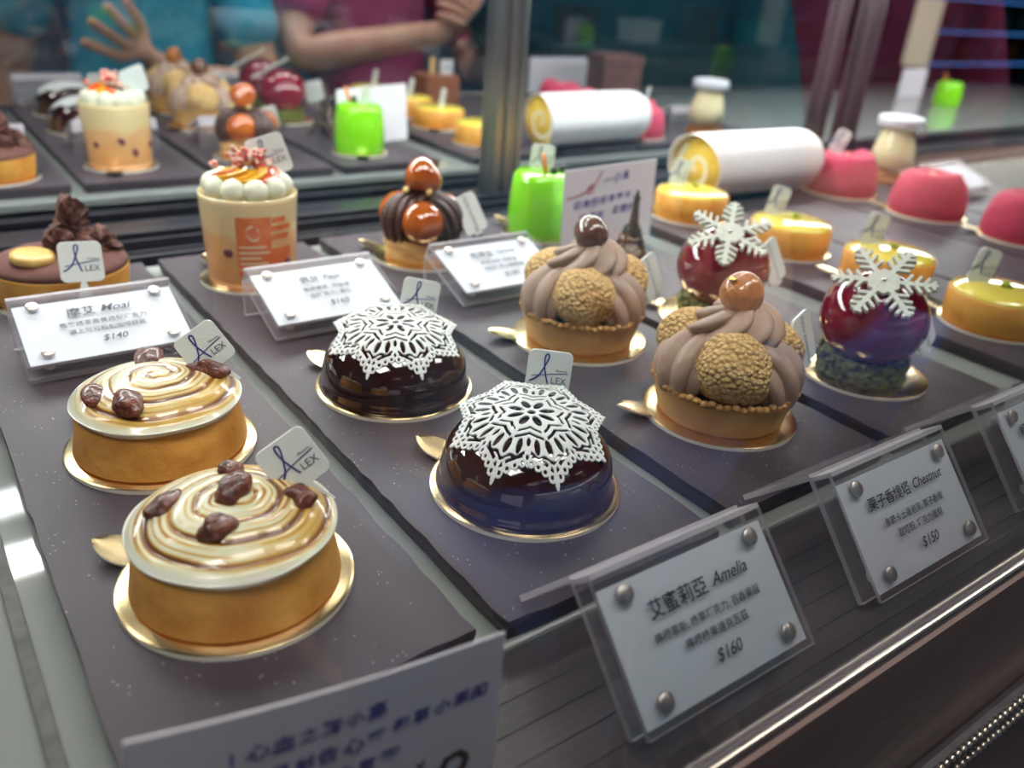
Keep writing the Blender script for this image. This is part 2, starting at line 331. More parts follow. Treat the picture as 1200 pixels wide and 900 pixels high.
# ------------------------------------------------------------------ the display case
case = thing('display_case', 'long refrigerated pastry display case with glass shelf and clear front', 'display case', (0, 0, -.12))
def part(mb, name, m, **k):
    o = mb.build(name, m, None, **k); o.parent = case; o.location = Vector((0, 0, .12)) * S; return o
part(MB().box((-.12, .86, -.09), (13, 3.04, -.05)), 'shelf', 'shelf', smooth=False, bevel=.008)
mb = MB().box((-.4, .50, -.12), (13, .86, -.075))
for k in range(5): mb.box((-.4, .56 + k * .055, -.076), (13, .585 + k * .055, -.0735))
part(mb, 'front_deck', 'deck', smooth=False, bevel=.004)
part(MB().tube([(-.4, .505, -.066), (13, .505, -.066)], .006, 12), 'front_trim', 'bright')
part(MB().box((-.4, .49, -5.3), (13, .53, -.085)), 'fascia', 'fascia', smooth=False)
mb = MB().box((-.4, .455, -.62), (13, .49, -.52))
part(mb, 'fascia_moulding', 'darksteel', smooth=False, bevel=.02)
mb = MB()
for k in range(300): mb.ball((.6 + k * .012 * 2, .452, -.535), .009, 8); mb.ball((.612 + k * .012 * 2, .452, -.605), .009, 8)
o = part(mb, 'bead_trim', 'bright'); o['kind'] = 'stuff'
tagit(slab('front_glass_pane', (-.4, .515, -.058), (13, .535, 4.0), 'glass'), 'clear front glass pane of the pastry case above the brown fascia', 'glass pane')
mb = MB().box((-.4, 3.04, -.14), (13, 3.56, -.115))
for k in range(9): mb.box((-.4, 3.06 + k * .05, -.116), (13, 3.075 + k * .05, -.10 + (.03 if k in (3, 7) else 0)))
mb.box((-.4, 3.45, -.14), (13, 3.58, -.0505))
part(mb, 'back_rail', 'rail', smooth=False, bevel=.003)
tagit(MB().box((.012, .90, -.0495), (.036, 2.9, -.042)).build('edge_channel', 'channel', None, smooth=False, bevel=.003), 'dull metal channel along the left end of the glass shelf', 'channel')
part(MB().box((-.4, .6, -5.4), (13, 3.6, -.14)), 'cabinet_body', 'darksteel', smooth=False)
led = thing('led_strip_light', 'white LED strip lamp along the back top of the pastry case', 'lamp', (0, 3.30, 1.2))
MB().box((-.6, -.11, 0), (12, .11, .05)).build('lamp_housing', 'bright', led, smooth=False, bevel=.01)
MB().box((-.58, -.095, -.02), (11.98, .095, 0)).build('diffuser', 'led', led, smooth=False)

def door(name, label, x0, x1, stile, bright_edge):
    t = thing(name, label, 'mirror', ((x0 + x1) / 2, 3.525, -.05)); h = (x1 - x0) / 2
    MB().box((-h, 0, 0), (h, .03, 4)).build('mirror_pane', 'mirror', t, smooth=False)
    if stile:
        a, b = stile[0] - (x0 + x1) / 2, stile[1] - (x0 + x1) / 2; w_ = b - a
        MB().box((a, -.05, 0), (b, -.001, 4)).box((a + w_ * .06, -.062, 0), (a + w_ * .22, -.045, 4)).box((a + w_ * .42, -.065, 0), (a + w_ * .60, -.045, 4)).box((a + w_ * .86, -.062, 0), (b, -.045, 4)).build('stile', bright_edge, t, smooth=False, bevel=.004)
    return t
door('mirror_door', 'mirrored sliding door behind the chocolate domes, left of the grey post', -1.5, 2.58, (2.43, 2.60), 'steel')
door('mirror_door', 'mirrored sliding door behind the green cake and the wrapped roll', 2.58, 5.10, (5.02, 5.09), 'darksteel')
door('mirror_door', 'narrow mirror strip between the two dark posts at the right', 5.10, 5.46, (5.33, 5.46), 'darksteel')
door('mirror_door', 'mirrored door behind the pink cakes at the right end', 5.46, 13, None, 'darksteel')

# ------------------------------------------------------------------ slate boards
def board(x0, x1, y0, y1, label, seed, t=.045):
    rnd = random.Random(seed); nx, ny = 12, 46
    out = [(x0 + (x1 - x0) * i / nx, y0) for i in range(nx)] + [(x1, y0 + (y1 - y0) * i / ny) for i in range(ny)] + [(x1 - (x1 - x0) * i / nx, y1) for i in range(nx)] + [(x0, y1 - (y1 - y0) * i / ny) for i in range(ny)]
    cx, cy = (x0 + x1) / 2, (y0 + y1) / 2; n = len(out)
    j = [rnd.uniform(-1, 1) for _ in range(n)]; jb = [rnd.uniform(0, 1) for _ in range(n)]
    top = [(x - cx + .003 * q, y - cy + .003 * q, 0) for (x, y), q in zip(out, j)]
    mid = [((x - cx) * 1.004 + .002 * q, (y - cy) * 1.001 + .002 * q, -.008 - .006 * b) for (x, y), q, b in zip(out, j, jb)]
    bot = [((x - cx) * (.985 - .012 * b), (y - cy) * (.996 - .003 * b), -t) for (x, y), b in zip(out, jb)]
    mb = MB().grid([bot, mid, top], cv=True); mb.f += [tuple(range(2 * n, 3 * n)), tuple(range(n - 1, -1, -1))]; mb.m += [0, 0]
    o = mb.build('slate_board', 'slate', None, loc=(cx, cy, -.005), smooth=False)
    return tagit(o, label, 'serving board', 'slate boards under the cakes')
BT = -.005
board(.09, .645, .885, 2.955, 'dark slate board under the two meringue tarts and the cocoa tart', 1)
board(.70, 1.228, .868, 2.965, 'dark slate board under the two lace-topped chocolate domes', 2)
board(1.303, 1.868, .895, 2.985, 'dark slate board under the two chestnut cream tarts', 3)
board(1.925, 2.50, .90, 2.985, 'dark slate board under the two red spheres and the green cake', 4)
board(2.72, 3.335, .90, 3.0, 'dark slate board under the row of lemon tarts', 5)
board(3.36, 3.985, .90, 3.0, 'dark slate board under the paper-wrapped roll', 6)
board(4.01, 4.61, .90, 3.0, 'dark slate board under the row of pink cakes', 7)
board(4.635, 5.35, .90, 3.0, 'dark slate board under the pudding bottles', 8)

# ------------------------------------------------------------------ gold boards
def gold_board_mesh(r, ang):
    mb = MB().lathe([(0.0001, .0), (r, .0), (r, .009)], 96, mi=1)
    mb.lathe([(r, .009), (r - .006, .0115), (r * .5, .0105), (.0001, .0105)], 96, mi=0)
    # leaf-shaped pull tab
    a = Vector((math.cos(ang), math.sin(ang), 0)); b = Vector((-a.y, a.x, 0)); P = []
    for k in range(13):
        t = k / 12; w_ = .036 * math.sin(PI * min(1, .22 + .78 * t)) ** .6 if t < 1 else .004; c = a * (r - .02 + .095 * t) + Vector((0, 0, .0075 + .020 * t))
        P.append([tuple(c + b * (w_ * q) + Vector((0, 0, .0015 * q * q))) for q in (-1, -.6, 0, .6, 1)])
    mb.grid(P, mi=0); Q = [[(x, y, z - .004) for x, y, z in row][::-1] for row in P]; mb.grid(Q, mi=1)
    return mb
def gold(x, y, r, deg, label):
    o = gold_board_mesh(r, math.radians(deg)).build('gold_cake_board', ['gold', 'card_edge'], None, loc=(x, y, BT + .0005), smooth=True, angle=40)
    return tagit(o, label, 'cake board', 'round gold cake boards with pull tabs')
GB = BT + .0115

# ------------------------------------------------------------------ name tags stuck into the cakes
def rrect(w_, h, r, n=5):
    out = []
    for cx, cy, a0 in ((w_ / 2 - r, h / 2 - r, 0), (-w_ / 2 + r, h / 2 - r, 90), (-w_ / 2 + r, -h / 2 + r, 180), (w_ / 2 - r, -h / 2 + r, 270)):
        out += [(cx + r * math.cos(math.radians(a0 + 90 * k / n)), cy + r * math.sin(math.radians(a0 + 90 * k / n))) for k in range(n + 1)]
    return out
LEX = text2d('LEX', width=.34); PAT = text2d('Pâtisserie', width=.25, bold=.012); ALEXV = text2d('Pâtisserie ALEX', width=.95)
A_STROKE = spline([(-.36, -.22), (-.18, -.10), (-.05, .15), (.02, .36), (-.03, .42), (-.07, .34), (-.05, .1), (.02, -.14), (.06, -.24)], 8)
A_BAR = [(-.34, -.10), (-.1, -.055), (.12, -.02), (.46, .02)]
def name_tag(c, yaw, roll, size, label, pitch=0, style='logo', w_=1.0, stem_=.05):
    """face looks along local -Y; yaw about Z, pitch back, roll in its own plane"""
    rot = (Matrix.Rotation(yaw, 4, 'Z') @ Matrix.Rotation(-pitch, 4, 'X') @ Matrix.Rotation(-roll, 4, 'Y')).to_euler()
    t = thing('name_tag', label, 'name tag', c, group='white name tags stuck in the cakes', rot=rot)
    B_ = Matrix.Rotation(PI / 2, 4, 'X')      # plane xy -> xz, facing -Y
    pl = MB().prism([(x * size, y * size) for x, y in rrect(w_, 1, .14)], -.004, .004, M=B_)
    pl.prism([(-.05 * size, -.45 * size), (.05 * size, -.45 * size), (.02, -.5 * size - stem_), (-.02, -.5 * size - stem_)][::-1], -.0035, .0035, M=B_)
    pl.build('tag_plate', 'tag', t, smooth=False, bevel=.001)
    k = size; lg = MB()
    if style == 'logo':
        sc2 = lambda VF: ([(x * k, y * k) for x, y in VF[0]], VF[1])
        put2d(lg, sc2(ribbon([(x - .06, y) for x, y in A_STROKE], .017)), M=B_, z=.0052); put2d(lg, sc2(ribbon([(x - .04, y) for x, y in A_BAR], .009)), M=B_, z=.0054)
        put2d(lg, sc2(LEX), (.24 * k, -.16 * k), M=B_, z=.0052, mi=1); put2d(lg, sc2(PAT), (.27 * k, .07 * k), M=B_, z=.0052, mi=1)
    elif style == 'side':
        put2d(lg, ([(x * k, y * k) for x, y in ALEXV[0]], ALEXV[1]), (0, .0), PI / 2, M=B_, z=.0052, mi=1)
    lg.build('tag_logo', ['ink', 'ink2'], t, smooth=False)
    return t
Q = math.radians

# ------------------------------------------------------------------ meringue tarts
def shell(r0, r1, h, crimp=0, n=40, wall=.014):
    prof = [(.0001, 0), (r0 - .006, 0), (r0, .006), (r0 + (r1 - r0) * .5, h * .5), (r1, h - .004), (r1 - .004, h), (r1 - wall, h), (r1 - wall - .004, h - .02), (.0001, h - .022)]
    return MB().lathe(prof, 96, rf=(lambda a, r, z: 1 + crimp * math.sin(a * n) * (z / h) ** 4 if r > .1 else 1))
def meringue_top(seed):
    n, seg = 110, 200; P = []; T = []; R0 = .173
    for i in range(n + 1):
        u = i / n; row = []; tr = []
        for j in range(seg):
            a = 2 * PI * j / seg
            if u < .16:                      # under side and bulging lip
                q = u / .16; r = .150 + (R0 - .150) * math.sin(q * PI / 2); z = .088 + .026 * q + .002 * math.sin(a * 5 + seed); tone = 0
            else:
                q = (u - .16) / .84; r = R0 * (1 - q); ph = r / R0 * 4.3 - a / (2 * PI) + .05 * math.sin(3 * a + seed) + .03 * math.sin(7 * a); g = ph % 1.0
                z = .114 + .050 * (1 - (r / R0) ** 2.2) + .0045 * math.sin(g * PI) ** .7 * min(1, (R0 - r) / .012) - .002
                d = min(g, 1 - g); mod = .62 + .38 * math.sin(a * 1.7 + seed * 2 + ph * 2.3)
                tone = (1.35 * math.exp(-((d - .02) / .10) ** 2) + .85 * math.exp(-((abs(g - .36)) / .065) ** 2) * (.5 + .5 * math.sin(a * 2.3 + seed)) + .5 * math.exp(-((g - .66) / .03) ** 2)) * mod + .10
                tone *= min(1, max(0, (q - .02)) * 12); tone += .42 * abs(math.sin(a * .5 + .6 + seed)) ** 2 * (r / R0) ** 2 * min(1, q * 10)
            row.append((r * math.cos(a), r * math.sin(a), z)); tr.append(max(0, min(1, tone)) + 1e-4)
        P.append(row); T.append(tr)
    return MB().grid(P, cv=True, tone=T)
def meringue_tart(x, y, rz, label, bits, seed):
    t = thing('meringue_tart', label, 'tart', (x, y, GB), rz, 'torched meringue tarts with candied fruit')
    shell(.178, .163, .100).build('crust', 'crust', t, angle=50)
    meringue_top(seed).build('meringue', 'meringue', t)
    for k, (bx, by, sx, sy, sz, an) in enumerate(bits):
        z = .114 + .050 * (1 - min(1, math.hypot(bx, by) / .173) ** 2.2)
        MB().ball((0, 0, 0), (sx * .95, sy * .95, sz * .95), 28, nz=.13, fr=5, seed=seed * 10 + k).build('candied_fruit', 'fruit', t, loc=(bx * .9, by * .9, z + sz * .30), rot=(0, 0, an))
    return t
gold(.358, 1.208, .2, 134, 'gold board under the nearest meringue tart')
gold(.374, 1.723, .197, 120, 'gold board under the farther meringue tart, behind the nearest one')
meringue_tart(.358, 1.208, 0, 'round meringue tart with brown torched spiral, nearest of the two', [(.01, .01, .040, .030, .026, .6), (-.105, .055, .042, .022, .018, .5), (-.050, -.075, .034, .026, .020, .2), (.115, -.040, .026, .034, .020, .2), (.035, .105, .022, .022, .018, 0)], 1)
meringue_tart(.374, 1.723, 1.0, 'round meringue tart with large dark fruit pieces, behind the nearest tart', [(-.075, .115, .040, .026, .02, .5), (-.12, .02, .03, .05, .024, 2.2), (.06, -.105, .05, .026, .022, 1.4), (.115, .055, .046, .030, .024, .2)], 2)
name_tag((.478, 1.235, .185), Q(-20), Q(33), .098, 'white name tag stuck in the nearest meringue tart', pitch=Q(18))
name_tag((.492, 1.757, .190), Q(-16), Q(33), .098, 'white name tag stuck in the farther meringue tart', pitch=Q(18))

# ------------------------------------------------------------------ chocolate domes with sugar lace
DR, DH = .184, .160
def dome_z(r): return .03 + (DH - .03) * max(0, 1 - (r / DR) ** 2.15) ** .52
Q0 = math.atan2(-1.2, -.979)
def lace_mesh(R=.170, nr=170, na=92):
    k8 = 8; V = []; F = []
    def inside(rho, a):      # a in [0, pi/8]: 0 is a tip, pi/8 a valley
        A = PI / 8; s_ = a / A; x, y = rho * math.cos(a), rho * math.sin(a)
        tx, ty, vx, vy = .985, 0, .80 * math.cos(A), .80 * math.sin(A); ex, ey = vx - tx, vy - ty; el = math.hypot(ex, ey); ex /= el; ey /= el
        along = (x - tx) * ex + (y - ty) * ey; inn = (x - tx) * ey * -1 + (y - ty) * ex; inn = inn if (tx * ey - ty * ex) > 0 else -inn
        inn = ((tx - x) * ey - (ty - y) * ex)
        per = el / 4.5; m_ = ((along + per * .5) % per) - per / 2
        if inn < .020 and m_ * m_ + (inn - .030) ** 2 > .043 ** 2: return False           # scalloped edge
        if m_ * m_ + (inn - .030) ** 2 < .0205 ** 2 and along > -.01 and along < el + .02: return False   # holes along the edge
        def ell(cr, ca, lr, lw):
            px = x * math.cos(ca) + y * math.sin(ca) - cr; py = -x * math.sin(ca) + y * math.cos(ca); return (px / lr) ** 2 + (py / lw) ** 2 < 1
        if rho < .055: return False
        if ell(.20, 0, .105, .052): return False
        for b0, b1, wd in ((.415, .315, .024), (.515, .415, .024)):
            if abs(rho - (b0 + (b1 - b0) * s_)) < wd and .10 < s_: return False
        if ell(.625, 0, .105, .040) or ell(.605, A * .56, .100, .036) or ell(.545, A, .060, .026): return False
        sc_ = .770 - .085 * s_ + .018 * math.cos(s_ * PI * 3.6)
        if abs(rho - sc_) < .021 and s_ < .86: return False
        if abs(inn - .098) < .020 and el * .42 < along < el * .93: return False
        if abs(inn - .090) < .020 and el * .06 < along < el * .34 and y > .018: return False
        if inn > .135 and rho > .80 and y < .036 and y > .012: return False
        if ell(.725, A, .030, .018): return False
        return True
    ids = {}
    da = PI / 8 / na * 2
    tot = k8 * na
    for j in range(tot):
        for i in range(nr):
            rho = (i + .5) / nr * 1.03; a = ((j + .5) / tot * 2 * PI) % (PI / 4); a = min(a, PI / 4 - a)
            if inside(rho, a): F.append((i, j))
    def vid(i, j):
        key = (i, j % tot)
        if key not in ids:
            r = R * 1.03 * i / nr; a = 2 * PI * (j % tot) / tot + Q0 + PI / 8
            rr = r; ca_ = math.cos(a - Q0); z = .163 - 1.60 * rr * rr - .036 * (rr / .165) ** 2 * ca_
            z = max(z, dome_z(rr) + .003) if rr < DR * .97 else z
            ids[key] = len(V); V.append((rr * math.cos(a), rr * math.sin(a), z))
        return ids[key]
    mb = MB(); faces = [(vid(i, j), vid(i + 1, j), vid(i + 1, j + 1), vid(i, j + 1)) for i, j in F]
    return mb.add(V, faces)
def dome(x, y, label):
    t = thing('chocolate_dome', label, 'cake', (x, y, GB), 0, 'glazed chocolate domes under sugar lace')
    prof = [(.0001, 0), (DR + .006, 0), (DR + .009, .006), (DR + .004, .014), (DR, .022)] + [(DR * math.sin(q), .03 + (DH - .03) * math.cos(q) ** .85 if math.cos(q) > 0 else .03) for q in [PI / 2 * (1 - k / 24) for k in range(25)]]
    prof[-1] = (.0001, DH)
    MB().lathe(prof, 96).build('glazed_dome', 'choc', t)
    o = lace_mesh().build('sugar_lace', 'lace', t, smooth=True)
    s_ = o.modifiers.new('thickness', 'SOLIDIFY'); s_.thickness = .0045 * S; s_.offset = 1
    return t
gold(.979, 1.2, .204, 116, 'gold board under the nearest chocolate dome')
gold(.959, 1.744, .2, 119, 'gold board under the chocolate dome behind the nearest one')
dm = dome(.979, 1.2, 'shiny chocolate dome under white sugar lace, nearest of the two')
dup(dm, (.959, 1.744, GB), 'shiny chocolate dome under white sugar lace, behind the nearest dome', rz=math.atan2(-1.744, -.959) - Q0)
name_tag((1.112, 1.315, .185), Q(-34), Q(-4), .100, 'white name tag stuck behind the nearest chocolate dome', pitch=Q(12))
name_tag((1.090, 1.85, .180), Q(-20), Q(-12), .100, 'white name tag stuck behind the farther chocolate dome', pitch=Q(14))

# ------------------------------------------------------------------ choux-and-cream towers (chestnut tart, caramel saint)
def strand(a, lobes, depth): return 1 + depth * (2 * abs(math.cos(lobes * a / 2)) ** .8 - 1.3)
def rope(a, r0, z0, r1, z1, rad, lobes, depth, twist, bulge):
    n, seg = 30, 16 * lobes; P = []
    pts = [Vector(((r0 + (r1 - r0) * t + bulge * math.sin(PI * t ** .8)) * math.cos(a), (r0 + (r1 - r0) * t + bulge * math.sin(PI * t ** .8)) * math.sin(a), z0 + (z1 - z0) * math.sin(t * PI / 2))) for t in [k / n for k in range(n + 1)]]
    side = Vector((-math.sin(a), math.cos(a), 0))
    for i, p in enumerate(pts):
        t = (pts[min(i + 1, n)] - pts[max(i - 1, 0)]).normalized(); up_ = side.cross(t); k = i / n; rr = rad * (.66 + .46 * math.sin(PI * min(1, k * .95 + .16))); row = []
        for j in range(seg):
            b = 2 * PI * j / seg; q = rr * strand(b, lobes, depth); b2 = b + twist * k
            row.append(tuple(p + side * (math.cos(b2) * q * 1.22) + up_ * (math.sin(b2) * q * .80)))
        P.append(row)
    mb = MB().grid(P, cv=True); o = len(mb.v) - seg; mb.f += [tuple(range(seg - 1, -1, -1)), tuple(range(o, o + seg))]; mb.m += [0, 0]
    return mb
def rosette(r, z0, z1, lobes, twist, depth, lean=(0, 0)):
    n, seg = 30, 16 * lobes; P = []
    for i in range(n + 1):
        t = i / n; rr = r * (math.sin(PI * (.30 + t * .64)) ** .55 if t < 1 else .02); z = z0 + (z1 - z0) * t; row = []
        for j in range(seg):
            a = 2 * PI * j / seg; q = rr * strand(a, lobes, depth); row.append((q * math.cos(a + twist * t) + lean[0] * t, q * math.sin(a + twist * t) + lean[1] * t, z + .012 * math.sin(a + twist * t)))
        P.append(row)
    return MB().grid(P, cv=True)
def tower(name, label, x, y, rz, group, base, cream, puffm, topm, nut_r, crimp, k=1.0, leaf=False, seed=3):
    t = thing(name, label, 'tart', (x, y, GB), rz, group)
    if base == 'crust_pale':
        shell(.160, .180, .092, crimp=.0).build('tart_shell', base, t, angle=50)
        mb = MB()
        for i in range(60):
            a = 2 * PI * i / 60; mb.ball((.177 * math.cos(a), .177 * math.sin(a), .092 + .003 * math.sin(i * 2.3)), (.0115, .0115, .0085), 8)
        mb.build('crimped_rim', 'crust_rim', t)
        pr, pz, pR = .104, .158, .094; rr0, rz0, bul, rad, rtop = .132, .090, .024, .068, .188; ros = (.106, .198, .292); nz_ = .316
    else:
        MB().lathe([(.0001, 0), (.128, 0), (.136, .02), (.131, .035), (.137, .05), (.131, .078), (.0001, .085)], 64, rf=lambda a, r, z: 1 + .012 * math.sin(a * 7 + z * 90)).build('pastry_base', base, t)
        pr, pz, pR = .088, .142, .080; rr0, rz0, bul, rad, rtop = .095, .085, .022, .060, .205; ros = (.068, .180, .245); nz_ = .287
    for i in range(3):
        a = 2 * PI * i / 3
        MB().ball((0, 0, 0), (pR * .98, pR, pR * .96), 48, nz=.05 if puffm == 'craquelin' else .025, fr=5, seed=seed + i).build('choux_puff', puffm, t, loc=(pr * math.cos(a), pr * math.sin(a), pz), rot=(0, 0, a))
        rope(a + PI / 3, rr0, rz0, .030, rtop, rad, 8 if puffm == 'craquelin' else 11, .14, .7, bul).build('cream_rope', cream, t)
    MB().lathe([(.0001, .07), (.12, .08), (.09, .16), (.04, .22), (.0001, .23)], 32).build('cream_core', cream, t)
    rosette(*ros, 7, 1.25, .17).build('cream_rosette', cream, t)
    nt_ = MB().ball((0, 0, 0), (nut_r, nut_r * 1.02, nut_r * .96), 32, nz=.07, fr=3, seed=seed + 9).build('candied_chestnut' if puffm == 'craquelin' else 'caramel_puff', topm, t, loc=(0.004, 0, nz_))
    if leaf: MB().ball((0, 0, 0), (.014, .010, .006), 10, nz=.3, fr=4, seed=5).build('gold_leaf_fleck', 'goldleaf', nt_, loc=(.018, -.030, nut_r * .80))
    return t
gold(1.619, 1.226, .196, 153, 'gold board under the nearest chestnut cream tart')
gold(1.602, 1.772, .203, 155, 'gold board under the farther chestnut cream tart')
G3 = 'chestnut cream tarts with choux puffs'
tower('chestnut_tart', 'chestnut cream tart topped with an amber glazed chestnut, nearest of the two', 1.619, 1.226, math.atan2(-1.226, -1.619) + .12, G3, 'crust_pale', 'cream', 'craquelin', 'amber', .051, True, leaf=True)
tower('chestnut_tart', 'chestnut cream tart topped with a dark glazed chestnut, farther of the two', 1.602, 1.772, math.atan2(-1.772, -1.602) + .02, G3, 'crust_pale', 'cream', 'craquelin', 'chestnut', .051, True, leaf=False, seed=13)
name_tag((1.880, 1.20, .165), Q(14), Q(8), .135, 'narrow-looking white name tag beside the nearest chestnut tart', style='side', w_=.8, pitch=Q(20), stem_=.01)
name_tag((1.850, 1.75, .160), Q(16), Q(12), .135, 'narrow-looking white name tag beside the farther chestnut tart', style='side', w_=.8, pitch=Q(20), stem_=.01)

# ------------------------------------------------------------------ red glazed spheres with snowflakes
def flake_mesh():
    mb = MB(); mb.prism([(.046 * math.cos(PI / 6 + PI / 3 * k), .046 * math.sin(PI / 6 + PI / 3 * k)) for k in range(6)], -.006, .006)
    def bar(p, q, w_):
        d = Vector((q[0] - p[0], q[1] - p[1])).normalized(); n = Vector((-d.y, d.x)) * w_; e = [(p[0], p[1]), (q[0], q[1])]
        pts = [(e[0][0] - n.x, e[0][1] - n.y), (e[1][0] - n.x, e[1][1] - n.y)] + [(e[1][0] + d.x * w_ * math.sin(t) + n.x * math.cos(t) * -1, e[1][1] + d.y * w_ * math.sin(t) + n.y * math.cos(t) * -1) for t in (PI * .25, PI * .5, PI * .75)] + [(e[1][0] + n.x, e[1][1] + n.y), (e[0][0] + n.x, e[0][1] + n.y)]
        mb.prism(pts, -.006 + random.uniform(-.0004, .0004), .006 + random.uniform(-.0004, .0004))
    for k in range(6):
        a = PI / 3 * k; d = (math.cos(a), math.sin(a)); bar((0, 0), (.128 * d[0], .128 * d[1]), .0075)
        for r, l in ((.052, .034), (.076, .032), (.099, .026), (.119, .014)):
            for s_ in (-1, 1):
                b = a + s_ * PI / 3.0; bar((r * d[0], r * d[1]), (r * d[0] + l * math.cos(b), r * d[1] + l * math.sin(b)), .0048)
    return mb
FLAKE = None
def red_sphere(x, y, label, spin):
    t = thing('glazed_sphere_cake', label, 'cake', (x, y, GB), 0, 'ruby glazed sphere cakes')
    rnd = random.Random(4); 
    mb = MB().lathe([(.0001, 0), (.116, 0), (.120, .015), (.119, .045), (.110, .062), (.0001, .065)], 64)
    for k in range(190):
        a = rnd.uniform(0, 2 * PI); z = rnd.uniform(.004, .062); r = .118; mb.ball((r * math.cos(a), r * math.sin(a), z), (rnd.uniform(.006, .014), rnd.uniform(.006, .013), rnd.uniform(.006, .011)), 8, nz=.2, fr=3, seed=k)
    mb.build('pistachio_base', 'pistachio', t)
    MB().ball((0, 0, .166), (.147, .147, .134), 64).build('glazed_sphere', 'redglaze', t)
    az = math.atan2(-y, -x); dv = Vector((math.cos(Q(60)) * math.cos(az), math.cos(Q(60)) * math.sin(az), math.sin(Q(60)))); qr = dv.to_track_quat('Z', 'Y').to_matrix() @ Matrix.Rotation(spin, 3, 'Z')
    f = flake_mesh().build('sugar_snowflake', 'flake', t, loc=dv * .150 + Vector((0, 0, .166)), rot=qr.to_euler(), smooth=False, bevel=.0015)
    MB().ball((0, 0, .008), .0075, 14).build('silver_dragee', 'silver', f)
    return t
gold(2.200, 1.195, .182, 100, 'gold board under the nearest red sphere cake')
gold(2.123, 1.70, .184, 119, 'gold board under the farther red sphere cake')
red_sphere(2.180, 1.19, 'ruby red glazed sphere on green crumb with white snowflake, nearest of the two', Q(8))
red_sphere(2.123, 1.70, 'ruby red glazed sphere with white snowflake, behind the nearest red sphere', Q(30))
name_tag((2.400, 1.155, .125), Q(10), Q(16), .155, 'white name tag leaning beside the nearest red sphere', style='side', w_=.8, pitch=Q(22), stem_=.01)
name_tag((2.345, 1.68, .165), Q(10), Q(16), .145, 'white name tag leaning beside the farther red sphere', style='side', w_=.8, pitch=Q(22), stem_=.01)

# ------------------------------------------------------------------ the tall cup of pear mousse
gold(.925, 2.66, .166, 113, 'gold board under the tall mousse cup')
t = thing('mousse_cup', 'tall mousse cup with orange printed wrap, cream dollops and fruit slices', 'cake', (.925, 2.66, GB), 0)
ch_ = .285
MB().lathe([(.0001, 0), (.139, 0), (.1395, .004)] + [(.1395 + .014 * k / 20, .004 + (ch_ - .008) * k / 20) for k in range(21)] + [(.150, ch_), (.146, ch_ - .005), (.144, ch_ - .012), (.0001, ch_ - .014)], 96, tf=lambda a, r, z: max(.001, min(1, z / ch_ * .82 + .03 * math.sin(a * 5)))).build('mousse_body', 'cup', t)
def wrap_patch(mb, a0, a1, z0, z1, off, mi, n=10):
    P = [[((.1395 + .014 * z / ch_ + off) * math.cos(a), (.1395 + .014 * z / ch_ + off) * math.sin(a), z) for a in [a0 + (a1 - a0) * k / n for k in range(n + 1)]] for z in (z0, (z0 + z1) / 2, z1)]
    mb.grid(P, mi=mi)
mb = MB(); fa = math.atan2(-2.66, -.909)
wrap_patch(mb, fa - .30, fa + .42, .045, .235, .0012, 0, 16); wrap_patch(mb, fa + .42, fa + .95, .045, .130, .0012, 0, 12)
for z, a0, a1 in ((.222, .44, .78), (.196, .40, .92), (.168, .42, .88)): wrap_patch(mb, fa + a0, fa + a1, z - .009, z + .009, .0013, 0, 10)
for k in range(20):
    a = 2 * PI * k / 20; b = 2 * PI * (k + 1) / 20
    if k in (3, 4): continue
    wrap_patch(mb, fa + .04 + .13 * math.cos(a), fa + .04 + .13 * math.cos(b), .185 + .022 * math.sin(a) - .004, .185 + .022 * math.sin(a) + .004, .0022, 1, 2)
for z, a0, a1 in ((.140, -.26, .30), (.122, -.26, .38), (.104, -.26, .20), (.086, -.26, .34), (.066, -.26, .25)): wrap_patch(mb, fa + a0, fa + a1, z - .004, z + .004, .0022, 1, 8)
mb.build('wrap_print', ['orange_print', 'pale_print'], t)
for k, (da, z) in enumerate([(-.52, .118), (.85, .075), (2.5, .10), (3.2, .075), (3.6, .13), (2.0, .16), (4.4, .11)]):
    a = fa + da; MB().ball((0, 0, 0), (.016, .006, .016), 14, nz=.15, fr=3, seed=k).build('berry', 'berry', t, loc=((.1395 + .014 * z / ch_) * math.cos(a), (.1395 + .014 * z / ch_) * math.sin(a), z), rot=(0, 0, a - PI / 2))
for k in range(10):
    a = 2 * PI * k / 10 + .2
    MB().ball((0, 0, 0), (.040, .040, .040), 20).build('cream_dollop', 'dollop', t, loc=(.102 * math.cos(a), .102 * math.sin(a), ch_ + .016))
MB().ball((0, 0, ch_ + .01), (.085, .085, .05), 24).build('cream_centre', 'dollop', t)
for k in range(7):
    a = fa + (k - 3) * .55; mb = MB(); pts = []
    for q in range(9):
        b = PI * (q / 8 - .5); pts.append((.080 * math.cos(b) - .02, .066 * math.sin(b)))
    mb.prism(pts, -.006, .006); mb.build('fruit_slice', 'slice_y' if k in (1, 2, 3) else 'slice_r', t, loc=(.048 * math.cos(a), .048 * math.sin(a), ch_ + .058 + .004 * (k % 2)), rot=(Q(8), Q(14), a), smooth=False, bevel=.003)
mb = MB(); rnd = random.Random(2)
for k in range(44): mb.ball((rnd.gauss(0, .028), rnd.gauss(0, .028), ch_ + .080 + abs(rnd.gauss(0, .020))), rnd.uniform(.009, .016), 7, nz=.3, fr=3, seed=k)
o = mb.build('crumble', 'crumb_r', t); o['kind'] = 'stuff'
name_tag((1.015, 2.70, .385), Q(-18), Q(18), .125, 'white name tag standing on top of the tall mousse cup', pitch=Q(10))

